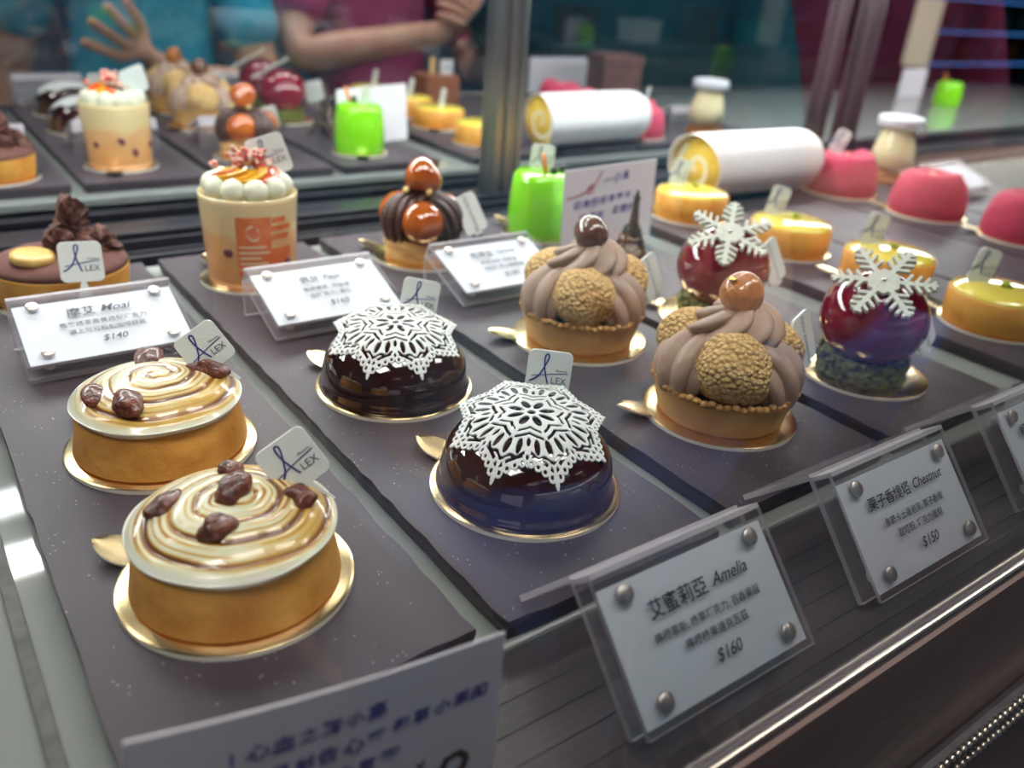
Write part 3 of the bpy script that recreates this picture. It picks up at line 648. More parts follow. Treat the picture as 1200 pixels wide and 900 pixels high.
# ------------------------------------------------------------------ caramel choux tower, green cake, cocoa tart
gold(1.55, 2.63, .173, 129, 'gold board under the caramel choux tower')
t = tower('caramel_choux_tower', 'caramel choux tower with dark chocolate cream on a puff pastry base', 1.55, 2.63, math.atan2(-2.63, -1.55) + .05, None, 'puff', 'choc_cream', 'caramel', 'caramel', .066, False, seed=23)
for k, (hx, hy) in enumerate([(-.055, -.03), (.03, -.06), (.06, .02)]): MB().ball((0, 0, 0), (.014, .013, .012), 10, nz=.15, fr=3, seed=k).build('hazelnut_piece', 'hazel', t, loc=(hx, hy, .245))
name_tag((1.705, 2.55, .165), Q(0), Q(18), .145, 'white name tag leaning against the caramel choux tower', style='side', w_=.7, pitch=Q(22), stem_=.01)
gold(2.155, 2.70, .152, 110, 'gold board under the bright green cake')
def green_cake(x, y, label):
    t = thing('green_glazed_cake', label, 'cake', (x, y, GB), 0, 'bright green glazed cakes')
    MB().lathe([(.0001, 0), (.128, 0), (.134, .01), (.137, .06), (.134, .14), (.126, .215), (.118, .238), (.104, .250), (.06, .255), (.0001, .256)], 72).build('glazed_body', 'green', t)
    MB().tube([(-.03, -.05, .245), (-.055, -.055, .33)], [.011, .008], 10).build('peel_stick', 'stick', t)
    for bx, by in ((.0, -.06), (.055, -.045)): MB().ball((bx, by, .266), .017, 14).build('black_currant', 'blackberry', t)
    return t
gc = green_cake(2.155, 2.70, 'bright green glazed cake with two black currants, left of the handwritten card')
name_tag((2.17, 2.74, .300), Q(-35), Q(-2), .105, 'white name tag standing on the bright green cake', w_=.9, pitch=Q(8))
gold(.37, 2.73, .196, 140, 'gold board under the cocoa-dusted tart')
t = thing('cocoa_tart', 'cocoa-dusted tart with chocolate biscuit shards and a banana slice', 'tart', (.37, 2.73, GB), .15)
shell(.178, .188, .095).build('crust', 'crust_gold', t, angle=50)
MB().lathe([(.180, .088), (.188, .098), (.180, .110), (.14, .122), (.07, .128), (.0001, .129)], 72).build('cocoa_top', 'cocoa', t)
def shard(pts, th, seed):
    pts = [(x * .88, z * .86) for x, z in pts]
    rnd = random.Random(seed); mb = MB(); n = len(pts); pts = [tuple(p) for p in spline(pts + [pts[0]], 5)[:-1]]
    n = len(pts); jit = [(rnd.uniform(-.006, .006), rnd.uniform(-.006, .006)) for _ in pts]
    f0 = [(x + j[0], -th + rnd.uniform(-.008, .008), z + j[1]) for (x, z), j in zip(pts, jit)]; f1 = [(x - j[0], th + rnd.uniform(-.008, .008), z - j[1]) for (x, z), j in zip(pts, jit)]
    cx = sum(p[0] for p in pts) / n; cz = sum(p[1] for p in pts) / n
    r0 = [(cx + (x - cx) * .55, y - .012 + rnd.uniform(-.01, .01), cz + (z - cz) * .55) for x, y, z in f0]; r1 = [(cx + (x - cx) * .55, y + .012, cz + (z - cz) * .55) for x, y, z in f1]
    mb.grid([[(cx, -th - .008, cz)] * n, r0, f0, f1, r1, [(cx, th + .008, cz)] * n], cv=True); return mb
shard([(-.075, 0), (-.085, .06), (-.05, .10), (-.03, .17), (.0, .20), (.05, .155), (.055, .09), (.05, 0)], .020, 1).build('biscuit_shard', 'biscuit', t, loc=(0.055, 0.035, .112), smooth=False)
shard([(-.08, 0), (-.06, .05), (.0, .085), (.05, .09), (.085, .04), (.11, -.01), (.05, -.01)], .018, 2).build('biscuit_shard', 'biscuit', t, loc=(0.085, -0.020, .112), rot=(0, 0, .2), smooth=False)
shard([(-.05, 0), (-.055, .07), (-.02, .10), (.03, .08), (.04, 0)], .022, 3).build('biscuit_shard', 'biscuit', t, loc=(0.010, 0.010, .112), rot=(0, .2, -.5), smooth=False)
MB().lathe([(.0001, 0), (.052, 0), (.060, .012), (.056, .028), (.040, .033), (.0001, .026)], 40).build('banana_slice', 'banana', t, loc=(-.085, -.035, .120), rot=(Q(6), Q(4), 0))
name_tag((.392, 2.52, .166), Q(0), Q(-4), .112, 'white name tag leaning on the cocoa-dusted tart', pitch=Q(20))

# ------------------------------------------------------------------ lemon tarts
def lemon(x, y, label, src=None):
    if src: return dup(src, (x, y, GB), label, rz=x * 3 + y)
    t = thing('lemon_tart', label, 'tart', (x, y, GB), 0, 'lemon tarts on the slate board')
    shell(.165, .166, .105).build('crust', 'crust_gold', t, angle=50)
    MB().lathe([(.152, .092), (.161, .1055), (.155, .115), (.12, .123), (.06, .128), (.0001, .129)], 72).build('lemon_glaze', 'lemon', t)
    MB().ball((0, 0, 0), (.018, .016, .011), 10, nz=.3, fr=4, seed=3).build('green_nut', 'pist', t, loc=(.008, .0, .135))
    return t
l1 = None
for x, y, nm, ang in [(3.0, 2.655, 'lemon tart nearest the wrapped roll', 120), (3.02, 2.11, 'lemon tart second from the wrapped roll', 129), (3.04, 1.665, 'lemon tart third from the wrapped roll', 129), (3.0, 1.215, 'lemon tart nearest the front glass', 100)]:
    gold(x, y, .178, ang, 'gold board under the ' + nm)
    l1 = lemon(x, y, nm + ', yellow glaze and green fleck', None if l1 is None else l1) if l1 is None else (lemon(x, y, nm + ', yellow glaze and green fleck', l1), l1)[1]
    name_tag((x - .02, y + .075, .185), Q(-40), Q(-12), .125, 'white name tag standing in the ' + nm, w_=.62, pitch=Q(6))

# ------------------------------------------------------------------ pink velvet cakes
def pink_cake(x, y, label):
    t = thing('pink_velvet_cake', label, 'cake', (x, y, GB), 0, 'pink velvet cakes')
    prof = [(.0001, 0), (.180, 0), (.186, .012), (.183, .06), (.174, .115), (.160, .160), (.140, .185), (.118, .196), (.095, .196), (.07, .188), (.035, .182), (.0001, .180)]
    def zf(a, r, z):
        if z < .15: return 0
        s_ = (a / (2 * PI)) % 1.0; return (.034 * s_ ** 2 - .010) * min(1, (z - .15) / .03) * (1 if r > .02 else 0) + .012 * math.exp(-((r - .09) / .03) ** 2) * math.cos(a - 2)
    MB().lathe(prof, 96, zf=zf).build('velvet_body', 'pink', t)
    MB().ball((0, 0, 0), (.018, .012, .006), 10, nz=.3, fr=4, seed=1).build('petal', 'petal', t, loc=(-.01, -.01, .192), rot=(.3, .2, 0))
    return t
for x, y, nm in [(4.24, 2.71, 'pink velvet cake beside the end of the wrapped roll'), (4.286, 2.228, 'pink velvet cake in the middle of its row'), (4.32, 1.755, 'pink velvet cake cut off by the edge of the picture')]:
    gold(x, y, .197, 129, 'gold board under the ' + nm)
    if nm.startswith('pink velvet cake beside'): pk = pink_cake(x, y, nm)
    else: dup(pk, (x, y, GB), nm, rz=x * 5 + y)
name_tag((4.235, 2.77, .255), Q(-40), Q(-22), .13, 'white name tag standing in the pink cake beside the roll', w_=.6, pitch=Q(8))

# ------------------------------------------------------------------ wrapped roll, brown cake, pudding bottle
t = thing('roll_cake', 'yellow swirl roll cake wrapped in white paper', 'cake', (3.26, 2.89, BT), Q(-2))
RR = .155
def ringcs(rf, n=56): return [(0, rf(2 * PI * k / n) * math.sin(2 * PI * k / n), RR + .008 + rf(2 * PI * k / n) * math.cos(2 * PI * k / n)) for k in range(n)]
def rwob(x): return lambda a: (RR + .004) * (1 - .05 * max(0, -math.cos(a)) ** 4) * (1 + .008 * math.sin(3 * a + x * 6))
rows = []
for k in range(21):
    x = -.02 + .83 * k / 20; q = 1 if k < 19 else (.96 if k == 19 else .85)
    rows.append([(x - (.03 * math.cos(2 * PI * j / 56 - .8) if k == 0 else 0), p[1] * q, (p[2] - RR - .008) * q + RR + .008) for j, p in enumerate(ringcs(rwob(x)))])
inner = [[(x, y * .975, (z - RR) * .975 + RR) for x, y, z in r] for r in rows]
mb = MB().grid(rows[::-1] , cv=True); mb.grid(inner, cv=True); mb.grid([rows[0], inner[0]], cv=True); mb.f.append(tuple(range(20 * 56 + 0 - 20 * 56, 56))); mb.m.append(0)
mb.build('paper_wrap', 'wrap', t)
MB().tube([(.0, 0, RR + .006), (.78, 0, RR + .006)], RR * .95, 56).build('sponge', 'sponge', t)
sp = [((.145 - .016 * a) * math.cos(a * 1.0 + 2.2), (.145 - .016 * a) * math.sin(a + 2.2)) for a in [k * .15 for k in range(58)]]
mb = MB(); V_, F_ = ribbon([(x * .86, y * .86) for x, y in sp], .013); mb.add([(-.003, -x, y + RR + .006) for x, y in V_], F_); mb.build('cream_swirl', 'rollcream', t, smooth=False)
MB().lathe([(.0001, 0), (.014, 0), (.012, .003), (.0001, .004)], 12).build('violet_sticker', 'violet', t, loc=(.50, RR * .93, RR + .05), rot=(Q(-75), 0, 0))
t = thing('brown_square_cake', 'brown square cake with wooden stick, seen in the mirror beside lemon tarts', 'cake', (3.55, 1.18, BT + .0), .1)
MB().box((-.14, -.14, 0), (.14, .14, .20)).build('cake_block', 'brownbox', t, smooth=True, bevel=.012, angle=60)
MB().box((-.05, -.01, .2), (-.01, .01, .32)).build('wooden_stick', 'wood', t, smooth=False, bevel=.003)
name_tag((3.63, 1.20, .245), Q(180), 0, .11, 'white name tag standing on the brown square cake', pitch=0)
def bottle(x, y, z, label):
    t = thing('pudding_bottle', label, 'bottle', (x, y, z), 0, 'glass bottles of milk pudding')
    pr = [(.0001, 0), (.108, 0), (.124, .012), (.128, .05), (.122, .12), (.104, .185), (.092, .215), (.090, .238)]
    pr = [(r, z * 1.2) for r, z in pr]; J_ = 1.2
    MB().lathe(pr + [(.096, .292), (.096, .312), (.088, .312), (.085, .26)] if True else pr + [(.096, .244), (.096, .262), (.088, .262), (.085, .22)] , 56).build('glass_body', 'bottle', t)
    MB().lathe([(.0001, .026)] + [(r - .006, z + .002) for r, z in pr[2:7] if z > .02] + [(.08, .262), (.0001, .264)], 56).build('milk_pudding', 'pudding', t)
    MB().lathe([(.0001, .004), (.115, .006), (.121, .024), (.0001, .026)], 48).build('caramel_layer', 'caramel_base', t)
    MB().lathe([(.094, .282), (.122, .282), (.126, .289), (.126, .325), (.120, .333), (.10, .338), (.0001, .336)], 56).build('plastic_lid', 'lid', t)
    return t
MB_co = MB().lathe([(.0001, 0), (.13, 0), (.13, .03), (.0001, .032)], 48)
tagit(MB_co.build('coaster', 'caramel_base', None, loc=(4.82, 2.79, BT)), 'round brown coaster under the pudding bottle', 'coaster')
bottle(4.82, 2.79, BT + .033, 'squat glass pudding bottle with frosted lid behind the pink cakes')

# ------------------------------------------------------------------ small bronze tower
t = thing('tower_figurine', 'small bronze lattice tower figurine behind the chestnut tart', 'figurine', (2.195, 2.20, BT), Q(-35))
mb = MB()
def leg_x(z): return .092 * math.exp(-z * 11) + .006
for sx in (-1, 1):
    for sy in (-1, 1):
        mb.tube([(sx * leg_x(z), sy * leg_x(z), z) for z in [.012 * k for k in range(15)]], [.014 - .0006 * k for k in range(15)], 8)
for z, hw in ((.062, .062), (.115, .040)): mb.box((-hw, -hw, z), (hw, hw, z + .012))
for sx, sy in ((1, 0), (-1, 0), (0, 1), (0, -1)):
    P = []
    for k in range(11):
        a = PI * k / 10; r = .058; u = r * math.cos(a); z = .006 + .05 * math.sin(a); d = leg_x(max(z, .03)) 
        P.append((sx * d + (u if sx == 0 else 0), sy * d + (u if sy == 0 else 0), z))
    mb.tube(P, .005, 6)
mb.build('lattice_legs', 'bronze', t)
MB().tube([(0, 0, .11), (0, 0, .17), (0, 0, .23), (0, 0, .275), (0, 0, .30)], [.028, .019, .013, .010, .004], 4).build('spire', 'bronze', t, smooth=False)
MB().box((-.013, -.013, .268), (.013, .013, .278)).build('top_platform', 'bronze', t, smooth=False, bevel=.002)

# ------------------------------------------------------------------ acrylic price stands
def price_stand(x0, top, bot, foot, label, lines, wd=.40, facing=1, seed=1):
    """x0 left edge; top/bot/foot are (y, z) of the plate's upper edge, lower edge and the support's foot"""
    cx = x0 + wd / 2; cy, cz = (top[0] + bot[0]) / 2, (top[1] + bot[1]) / 2
    t = thing('price_stand', label, 'price stand', (cx, cy, min(bot[1], foot[1])), 0, 'acrylic price stands with paper cards')
    ly, lz = top[0] - bot[0], top[1] - bot[1]; hgt = math.hypot(ly, lz); u = Vector((0, ly / hgt, lz / hgt)); n = Vector((0, -u.z, u.y)); e = Vector((1, 0, 0))
    off = Vector((0, 0, cz - min(bot[1], foot[1])))
    Mx = Matrix((( e.x, u.x, n.x, off.x), (e.y, u.y, n.y, off.y), (e.z, u.z, n.z, off.z), (0, 0, 0, 1)))
    if facing < 0: pass
    w2, h2 = wd / 2, hgt / 2
    def sheet(mb, z0, z1): mb.prism([(-w2, -h2), (w2, -h2), (w2, h2), (-w2, h2)], z0, z1, 0, Mx, 1)
    mb = MB(); sheet(mb, -.008, .0); mb.build('front_sheet', ['acrylic', 'cut'], t, smooth=False)
    mb = MB(); sheet(mb, -.056, -.044); mb.build('rear_sheet', ['solid', 'cut'], t, smooth=False)
    pw, ph = w2 - .008, h2 - .002
    mb = MB().prism([(-pw, -ph + .010), (pw, -ph + .010), (pw, ph - .028), (-pw, ph - .028)], -.0115, -.0085, 0, Mx); pc = mb.build('paper_card', 'paper', t, smooth=False)
    lt = MB()
    for (body, px, py, tw, sh, bd) in lines:
        put2d(lt, text2d(body, width=tw * wd, shear=sh, bold=bd), (px * wd, py * hgt), 0, Mx, .0012 - .0085 + .0080)
    lt.build('lettering', 'black_ink', pc, smooth=False)
    for sx, sy in ((-1, 1), (1, 1), (-1, -1), (1, -1)):
        px, py = sx * (w2 - .052), sy * (h2 - .040) + (-.008 if sy > 0 else 0)
        s_ = MB().lathe([(.0001, .0), (.0155, .0), (.0155, .005), (.012, .008), (.0001, .009)], 24).build('screw_disc', 'screw', t, smooth=True, angle=40)
        s_.matrix_local = Matrix.Translation(Vector((0, 0, 0))) @ (Matrix.Scale(1, 4) @ Matrix.Translation((Mx @ Vector((px, py, .0))) * S) @ Mx.to_3x3().to_4x4())
        b_ = MB().lathe([(.0001, -.046), (.013, -.046), (.013, -.012), (.0001, -.012)], 16).build('spacer', 'post', s_, smooth=True, angle=40)
    # support panel from the upper edge down to its foot
    a = Vector((0, top[0] - cy, top[1] - min(bot[1], foot[1]))) - n * .051; b = Vector((0, foot[0] - cy, foot[1] - min(bot[1], foot[1]) + .004))
    d = (b - a); L_ = d.length; d.normalize(); q = Vector((0, -d.z, d.y)); M2 = Matrix(((1, d.x, q.x, a.x), (0, d.y, q.y, a.y), (0, d.z, q.z, a.z), (0, 0, 0, 1)))
    MB().prism([(-w2, 0), (w2, 0), (w2, L_), (-w2, L_)], -.006, .006, 0, M2, 1).build('support_panel', ['solid', 'cut'], t, smooth=False)
    M3 = Mx @ Matrix.Translation((0, h2 - .004, -.028)); MB().box((-w2, -.006, -.026), (w2, .004, .028), 0, M3).build('top_bar', 'cut', t, smooth=False, bevel=.002)
    return t
TXT = lambda title, l1, l2, pr, tw=.52, w1=.58, w2=.48: [(title, .02, .16, tw, .0, .012), (l1, .0, -.02, w1, 0, .006), (l2, .0, -.13, w2, 0, .006), (pr, .03, -.29, .15, .25, .006)]
def T2(cjk, lat, l1, l2, pr, wc, wl, w1, w2):
    g = .03; x0 = -(wc + wl + g) / 2
    return [(cjk, x0 + wc / 2, .16, wc, 0, .014), (lat, x0 + wc + g + wl / 2, .165, wl, .35, .012), (l1, 0, -.01, w1, 0, .008), (l2, .01, -.12, w2, 0, .008), (pr, .03, -.27, .15, .25, .008)]
price_stand(.178, (2.351, .150), (2.11, .058), (2.375, BT), 'clear acrylic price stand priced 140 dollars behind the meringue tarts', T2('摩艾', 'Moai', '蕎麥焙茶香蕉搭配巧克力', '灑上可可粉和咖啡餅乾', '$140', .17, .19, .52, .46))
price_stand(.785, (2.335, .152), (2.088, .062), (2.350, BT), 'clear acrylic price stand in front of the tall mousse cup', T2('佩兒', 'Pear', '焦糖慕斯, 洋梨凍', '白巧克力, 杏仁', '$160', .15, .15, .36, .32))
price_stand(1.40, (2.330, .152), (2.085, .062), (2.345, BT), 'clear acrylic price stand in front of the choux tower', T2('塔瑪亞', 'Tamma', '榛果泡芙, 焦糖醬', '太妃巧克力慕斯球', '$180', .22, .19, .36, .40))
price_stand(.752, (.748, .162), (.570, -.028), (.905, BT), 'clear acrylic price stand in front of the nearest chocolate dome', T2('艾蜜莉亞', 'Amelia', '檸檬慕斯, 榛果巧克力, 百香果醬', '檸檬榛果達克瓦茲', '$160', .33, .22, .62, .37))
price_stand(1.362, (.744, .162), (.572, -.034), (.92, BT), 'clear acrylic price stand priced 150 dollars in front of the chestnut tarts', T2('栗子香緹塔', 'Chestnut', '焦糖卡士達泡芙, 栗子香緹', '甜塔殼, 巧克力蛋糕', '$150', .36, .27, .52, .40))
price_stand(1.985, (.744, .162), (.572, -.034), (.92, BT), 'clear acrylic price stand cut off at the right edge, before the red spheres', [('相思', -.27, .16, .17, 0, .014)])
price_stand(4.72, (2.55, .152), (2.30, .062), (2.56, BT), 'clear acrylic price stand behind the middle pink cake', [])

# ------------------------------------------------------------------ handwritten cards
def hand_card(c, yaw, roll, wd, hg, label, rows, curve=.0, extra=None):
    rot = (Matrix.Rotation(yaw, 4, 'Z') @ Matrix.Rotation(-roll, 4, 'Y')).to_euler()
    t = thing('handwritten_card', label, 'sign', c, rot=rot)
    n = 16; bend = lambda x: -curve * (1 - (2 * x / wd) ** 2)
    P0 = [[(wd * (k / n - .5), bend(wd * (k / n - .5)) - .002, z) for k in range(n + 1)] for z in (0, hg)]; P1 = [[(x, y + .004, z) for x, y, z in r][::-1] for r in P0]
    mb = MB().grid(P0).grid(P1); mb.grid([P0[1], [(x, y + .004, z) for x, y, z in P0[1]]]); mb.grid([[(x, y + .004, z) for x, y, z in P0[0]], P0[0]]); mb.build('card', 'sign', t)
    rnd = random.Random(5)
    lt = MB(); mats = ['purple_ink', 'red_ink', 'brown_ink']
    for body, x, z, sz, mi, sl in rows:
        px = x
        for chx in body:
            if chx == ' ': px += sz * .5; continue
            V, F = text2d(chx, size=sz * 1.06, shear=.2, bold=.0006)
            c_, s_ = math.cos(rnd.uniform(-.12, .12) + sl), math.sin(rnd.uniform(-.12, .12) + sl); q = rnd.uniform(.85, 1.1)
            W = [(px + (a * c_ - b * s_) * q, z + (px - x) * sl + (a * s_ + b * c_) * q) for a, b in V]
            lt.add([(a, bend(a) - .0032, b) for a, b in W], F, mi); px += sz * (1.15 if ord(chx) > 255 else .62)
    for pts, wd_, mi in (extra or []):
        V, F = ribbon(pts, wd_); lt.add([(a, bend(a) - .0032, b) for a, b in V], F, mi)
    lt.build('handwriting', mats, t, smooth=False); return t
hexa = [(.167 + .020 * math.cos(PI / 3 * k + .2), .060 + .020 * math.sin(PI / 3 * k + .2)) for k in range(7)]
hand_card((.314, .720, -.072), Q(-9.4), Q(0), .468, .272, 'large white handwritten card with purple writing before the front slate board',
  [('1 心血之糕小高', -.125, .205, .026, 0, .06), ('初的風創告心蠻', -.135, .158, .027, 0, .06), ('和草小果的', .085, .178, .025, 0, .06), ('勾創告草蠻', -.055, .118, .027, 0, .06), ('Ay', .098, .075, .028, 2, .25)], curve=.012, extra=[(hexa, .006, 2)])
hand_card((2.350, 2.50, BT), Q(-4), Q(3), .455, .318, 'white handwritten card in red and purple pen beside the green cake',
  [('合', -.10, .235, .040, 1, .1), ('一小里', -.02, .262, .038, 0, .12), ('初美的和草莓牛', -.16, .175, .036, 0, .06), ('吃得到', -.13, .118, .036, 0, .06), ('蠻脆的', .03, .135, .036, 0, .06), ('$130', -.09, .068, .032, 0, .05), ('mini', -.04, .035, .018, 1, .05)], curve=.004,
  extra=[(spline([(-.215, .205), (-.15, .215), (-.09, .245), (-.05, .30)], 8), .003, 1)])
hand_card((5.15, .75, -.072), Q(0), Q(0), .78, .34, 'plain white card at the right end, seen in the mirror above the roll', [], curve=.01)

# ------------------------------------------------------------------ the far right of the case, seen through the mirror
dup(gc, (9.3, 2.1, -.049), 'bright green glazed cake at the far right end, seen only in the mirror')

# ------------------------------------------------------------------ customers in front of the case (seen in the mirror)
def skin_obj(name, joints, edges, m, parent, sub=2, root=0):
    me = bpy.data.meshes.new(name); me.from_pydata([Vector(j[0]) for j in joints], edges, []); me.materials.append(K[m])
    o = bpy.data.objects.new(name, me); C.objects.link(o); o.parent = parent
    sk = o.modifiers.new('skin', 'SKIN'); sk.use_smooth_shade = True; sk.branch_smoothing = .4
    if not me.skin_vertices: 
        raise RuntimeError('no skin layer')
    d = me.skin_vertices[0].data
    for i, j in enumerate(joints):
        r = j[1]; d[i].radius = (r, r) if not hasattr(r, '__len__') else r; d[i].use_root = (i == root)
    sb = o.modifiers.new('subsurf', 'SUBSURF'); sb.levels = sub; sb.render_levels = sub
    return o
def hand_joints(J, Ed, wi, wrist, dirv, palm_n, spread=.16, curl=.25, thumb_side=1, L=.175):
    """palm, four fingers and a thumb grown from wrist joint index wi"""
    d = Vector(dirv).normalized(); n = Vector(palm_n); n = (n - d * n.dot(d)).normalized(); s_ = d.cross(n).normalized() * thumb_side
    w_ = Vector(wrist); p = w_ + d * .045; J.append((p, (.022, .016))); pi_ = len(J) - 1; Ed.append((wi, pi_))
    p2 = w_ + d * .075; J.append((p2, (.026, .015))); pj_ = len(J) - 1; Ed.append((pi_, pj_))
    for k, (o_, ln) in enumerate(((.030, .068), (.010, .076), (-.010, .070), (-.028, .054))):
        prev = pj_; ang = (1.5 - k) * spread; fd = (d * math.cos(ang) + s_ * math.sin(ang)).normalized(); q = p2 + s_ * o_ + d * .012
        for m_ in range(4):
            J.append((q.copy(), .0102 - .0010 * m_)); Ed.append((prev, len(J) - 1)); prev = len(J) - 1
            fd = (fd * math.cos(curl) + n * math.sin(curl)).normalized(); q = q + fd * (ln / 3)
    prev = pi_; q = w_ + d * .040 + s_ * .028; fd = (d * .75 + s_ * .75 + n * .15).normalized()
    for m_ in range(3):
        J.append((q.copy(), .0110 - .0012 * m_)); Ed.append((prev, len(J) - 1)); prev = len(J) - 1; q = q + fd * .027; fd = (fd + d * .25 + n * .1).normalized()
def person(x, y, rz, label, shirt, arms, hand_kw, hair_long, hgt=1.62):
    """arms: for s in (-1, 1): (elbow, wrist) in local metres; faces +Y"""
    t = thing('person', label, 'person', (0, 0, 0)); t.location = (x, y, FL * S); t.rotation_euler = (0, 0, rz)
    k = hgt / 1.62
    J = [((0, 0, .92 * k), (.130, .095)), ((0, 0, 1.06 * k), (.112, .085)), ((0, 0, 1.24 * k), (.135, .098)), ((0, 0, 1.345 * k), (.09, .07)), ((0, .005, 1.405 * k), .045), ((0, .018, 1.455 * k), (.060, .068)), ((0, .020, 1.515 * k), (.073, .088)), ((0, .012, 1.57 * k), (.068, .080)), ((0, .012, 1.60 * k), (.035, .04))]
    Ed = [(i, i + 1) for i in range(8)]
    J.append(((0, .108, 1.497 * k), .011)); Ed.append((6, 9))     # nose
    for s_ in (-1, 1):
        J.append(((s_ * .075, .012, 1.505 * k), (.010, .018))); Ed.append((6, len(J) - 1))          # ear
        J.append(((s_ * .088, 0, .88 * k), .082)); h_ = len(J) - 1; Ed.append((0, h_))
        J.append(((s_ * .092, .015, .49 * k), .055)); J.append(((s_ * .092, -.005, .28 * k), .046)); J.append(((s_ * .092, -.015, .085 * k), .036)); J.append(((s_ * .098, .06, .040), .036)); J.append(((s_ * .100, .13, .030), .030))
        Ed += [(h_, h_ + 1), (h_ + 1, h_ + 2), (h_ + 2, h_ + 3), (h_ + 3, h_ + 4), (h_ + 4, h_ + 5)]
    sh = {}
    for s_ in (-1, 1):
        e_, w_ = arms[s_]; J.append(((s_ * .150, 0, 1.335 * k), .052)); i = len(J) - 1; Ed.append((3, i))
        e_, w_ = Vector(e_), Vector(w_); J.append((e_, .040)); J.append((e_ + (w_ - e_) * .35, .038)); J.append((w_, (.026, .022))); Ed += [(i, i + 1), (i + 1, i + 2), (i + 2, i + 3)]
        hk = hand_kw[s_]; hand_joints(J, Ed, i + 3, w_, hk.get('d', w_ - e_), hk['n'], hk.get('spread', .12), hk.get('curl', .3), hk.get('thumb', 1))
    skin_obj('body', J, Ed, 'skin', t)
    # shirt: torso and short sleeves, a little outside the body
    J2 = [((0, 0, .86 * k), (.155, .120)), ((0, 0, 1.06 * k), (.138, .108)), ((0, 0, 1.24 * k), (.158, .120)), ((0, 0, 1.345 * k), (.110, .090)), ((0, 0, 1.39 * k), (.062, .058))]; E2 = [(0, 1), (1, 2), (2, 3), (3, 4)]
    for s_ in (-1, 1):
        a = Vector((s_ * .150, 0, 1.335 * k)); e_ = Vector(arms[s_][0]); J2.append((a, .068)); J2.append((a + (e_ - a) * .55, .064)); J2.append((a + (e_ - a) * .78, .060)); n = len(J2); E2 += [(3, n - 3), (n - 3, n - 2), (n - 2, n - 1)]
    skin_obj('shirt', J2, E2, shirt, t)
    J3 = [((0, 0, .90 * k), (.140, .105))]; E3 = []
    for s_ in (-1, 1):
        J3 += [((s_ * .090, 0, .84 * k), .098), ((s_ * .094, .012, .49 * k), .070), ((s_ * .094, -.012, .12 * k), .056)]; n = len(J3); E3 += [(0, n - 3), (n - 3, n - 2), (n - 2, n - 1)]
    skin_obj('trousers', J3, E3, 'denim', t)
    for s_ in (-1, 1):
        MB().ball((0, 0, 0), (.24, .68, .22), 20).build('shoe', 'shoe', t, loc=(s_ * .098 / S, .055 / S, .036 / S))
        ey = MB().ball((0, 0, 0), .055, 16).build('eye', 'eye', t, loc=(s_ * .030 / S, .094 / S, 1.522 * k / S)); MB().ball((0, .040, 0), (.028, .02, .028), 12).build('iris', 'iris', ey)
    MB().ball((0, 0, 0), (.11, .04, .035), 14).build('mouth', 'lips', t, loc=(0, .094 / S, 1.452 * k / S))
    mb = MB().ball((0, -.08, 7.72 * k), (.43, .50, .46), 32, nz=.02, fr=8, seed=2)
    if hair_long: mb.ball((0, -.28, 7.15 * k), (.40, .26, .75), 28, nz=.03, fr=8, seed=3)
    mb.build('hair', 'hair', t)
    return t
person(.43, -.34, 0, 'person in a teal short-sleeved shirt raising an open hand before the case', 'teal',
  {-1: ((-.22, -.05, 1.06), (-.22, -.03, .84)), 1: ((.20, .08, 1.04), (.00, .21, 1.085))},
  {-1: dict(n=(1, 0, -.3)), 1: dict(d=(-.72, .10, .62), n=(0, 1, 0), spread=.20, curl=.06, thumb=1)}, False)
person(.93, -.42, 0, 'person in a magenta top holding a dark phone before the case', 'magenta',
  {-1: ((-.22, .12, 1.10), (.02, .26, 1.16)), 1: ((.25, .06, 1.06), (.14, .26, 1.13))},
  {-1: dict(n=(.2, -.3, .9), d=(1, .1, .35), curl=.5), 1: dict(n=(-.6, -.4, .3), d=(-.5, .2, .6), curl=.5, thumb=-1)}, True)
ph = tagit(MB().box((-.19, -.02, -.38), (.19, .02, .38)).build('phone', 'phone', None, loc=(5.26, -.60, .50), rot=(Q(20), Q(50), 0), smooth=True, bevel=.03, angle=50), 'black phone held by the person in the magenta top', 'phone')

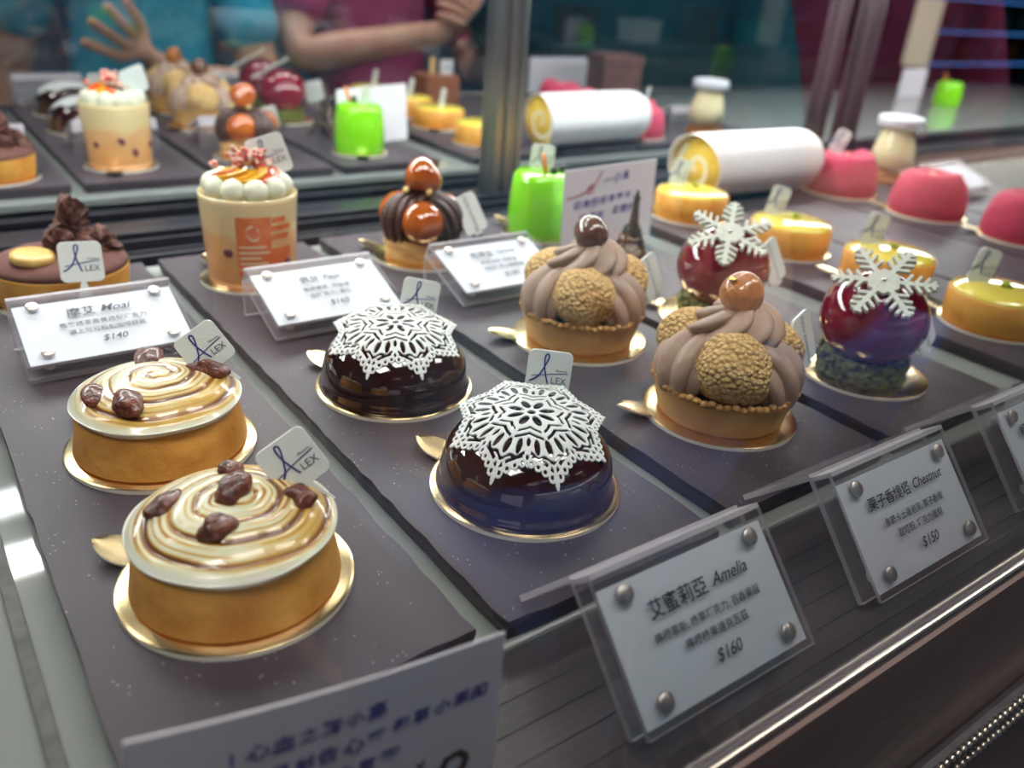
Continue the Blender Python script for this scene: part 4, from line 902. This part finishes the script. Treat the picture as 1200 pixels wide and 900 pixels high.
# ------------------------------------------------------------------ shop furniture far behind the customers
t = thing('drinks_cooler', 'dark drinks cooler with blue lit shelves against the back wall', 'cooler', (40, -14, FL))
MB().box((-6.2, -.9, 0), (6.2, .9, .4)).box((-6.2, -.9, 0), (6.2, -.7, 9)).box((-6.2, -.9, 0), (-6.0, .9, 9)).box((6.0, -.9, 0), (6.2, .9, 9)).box((-6.2, -.9, 8.8), (6.2, .9, 9)).build('cabinet', 'cooler', t, smooth=False, bevel=.03)
for k in range(6):
    z = 1.4 + k * 1.25
    sh_ = MB().box((-6, -.7, z), (6, .8, z + .08)).build('shelf', 'cooler', t, smooth=False); MB().box((-5.9, .78, z + .01), (5.9, .83, z + .07)).build('light_strip', 'bluelight', sh_, smooth=False)
for k in range(24):
    o = None
    bx, bz = 34.8 + (k % 8) * 1.45, FL + 1.48 + 1.25 * (2 + k // 8)
    o = MB().lathe([(.0001, 0), (.22, 0), (.24, .05), (.24, .60), (.10, .84), (.08, .98), (.0001, 1.0)], 16).build('drink_bottle', 'drink_a' if (k * 5) % 3 else 'drink_b', None, loc=(bx, -13.6, bz))
    tagit(o, ('teal' if (k * 5) % 3 else 'amber') + ' drink bottle on a shelf of the blue lit cooler', 'bottle', 'drink bottles in the cooler')
t = thing('shop_counter', 'dark low counter along the back wall behind the customers', 'counter', (22.5, -13.6, FL))
MB().box((-7, -1.2, 0), (7, 1.2, 4.4)).build('counter_body', 'counter', t, smooth=False, bevel=.03)
MB().box((-7.1, -1.3, 4.4), (7.1, 1.3, 4.6)).build('countertop', 'cooler', t, smooth=False, bevel=.03)
for k, (x, hh, m, lb) in enumerate([(17, .9, 'cardboard', 'red-brown gift box at the left of the back counter'), (19.5, .6, 'paper', 'white gift box on the back counter'), (22, 1.1, 'cardboard', 'tall red-brown gift box near the middle of the back counter'), (24.8, .7, 'drink_a', 'teal gift box on the back counter'), (27.5, .8, 'cardboard', 'red-brown gift box at the right of the back counter')]):
    b = thing('gift_box', lb, 'box', (x, -13.4, FL + 4.6), .1 * k, 'gift boxes on the back counter')
    MB().box((-.5, -.4, 0), (.5, .4, hh)).build('box_body', m, b, smooth=False, bevel=.02); MB().box((-.53, -.43, hh * .72), (.53, .43, hh + .02)).build('lid', m, b, smooth=False, bevel=.02)

t = thing('floor_lamp', 'tall warm white column lamp standing behind the customers at the right', 'lamp', (27.6, -9, FL))
MB().lathe([(.0001, 0), (.55, 0), (.55, .08), (.12, .14), (.10, 4.4)], 24).build('lamp_stand', 'darksteel', t)
MB().lathe([(.10, 4.4), (.40, 4.42), (.40, 6.4), (.10, 6.42)], 24).build('lamp_shade', 'warm', t)
t = thing('gift_box', 'red-brown gift box in the pastry case, seen in the mirror above the roll', 'box', (5.3, 1.25, BT), .2)
MB().box((-.19, -.15, 0), (.19, .15, .33)).build('box_body', 'cardboard', t, smooth=False, bevel=.01); MB().box((-.20, -.16, .28), (.20, .16, .36)).build('lid', 'cardboard', t, smooth=False, bevel=.01)
hand_card((9.6, 1.5, -.05), Q(0), Q(0), .5, .3, 'plain white card at the far right end, seen in the mirror beside the green cake', [], curve=.01)
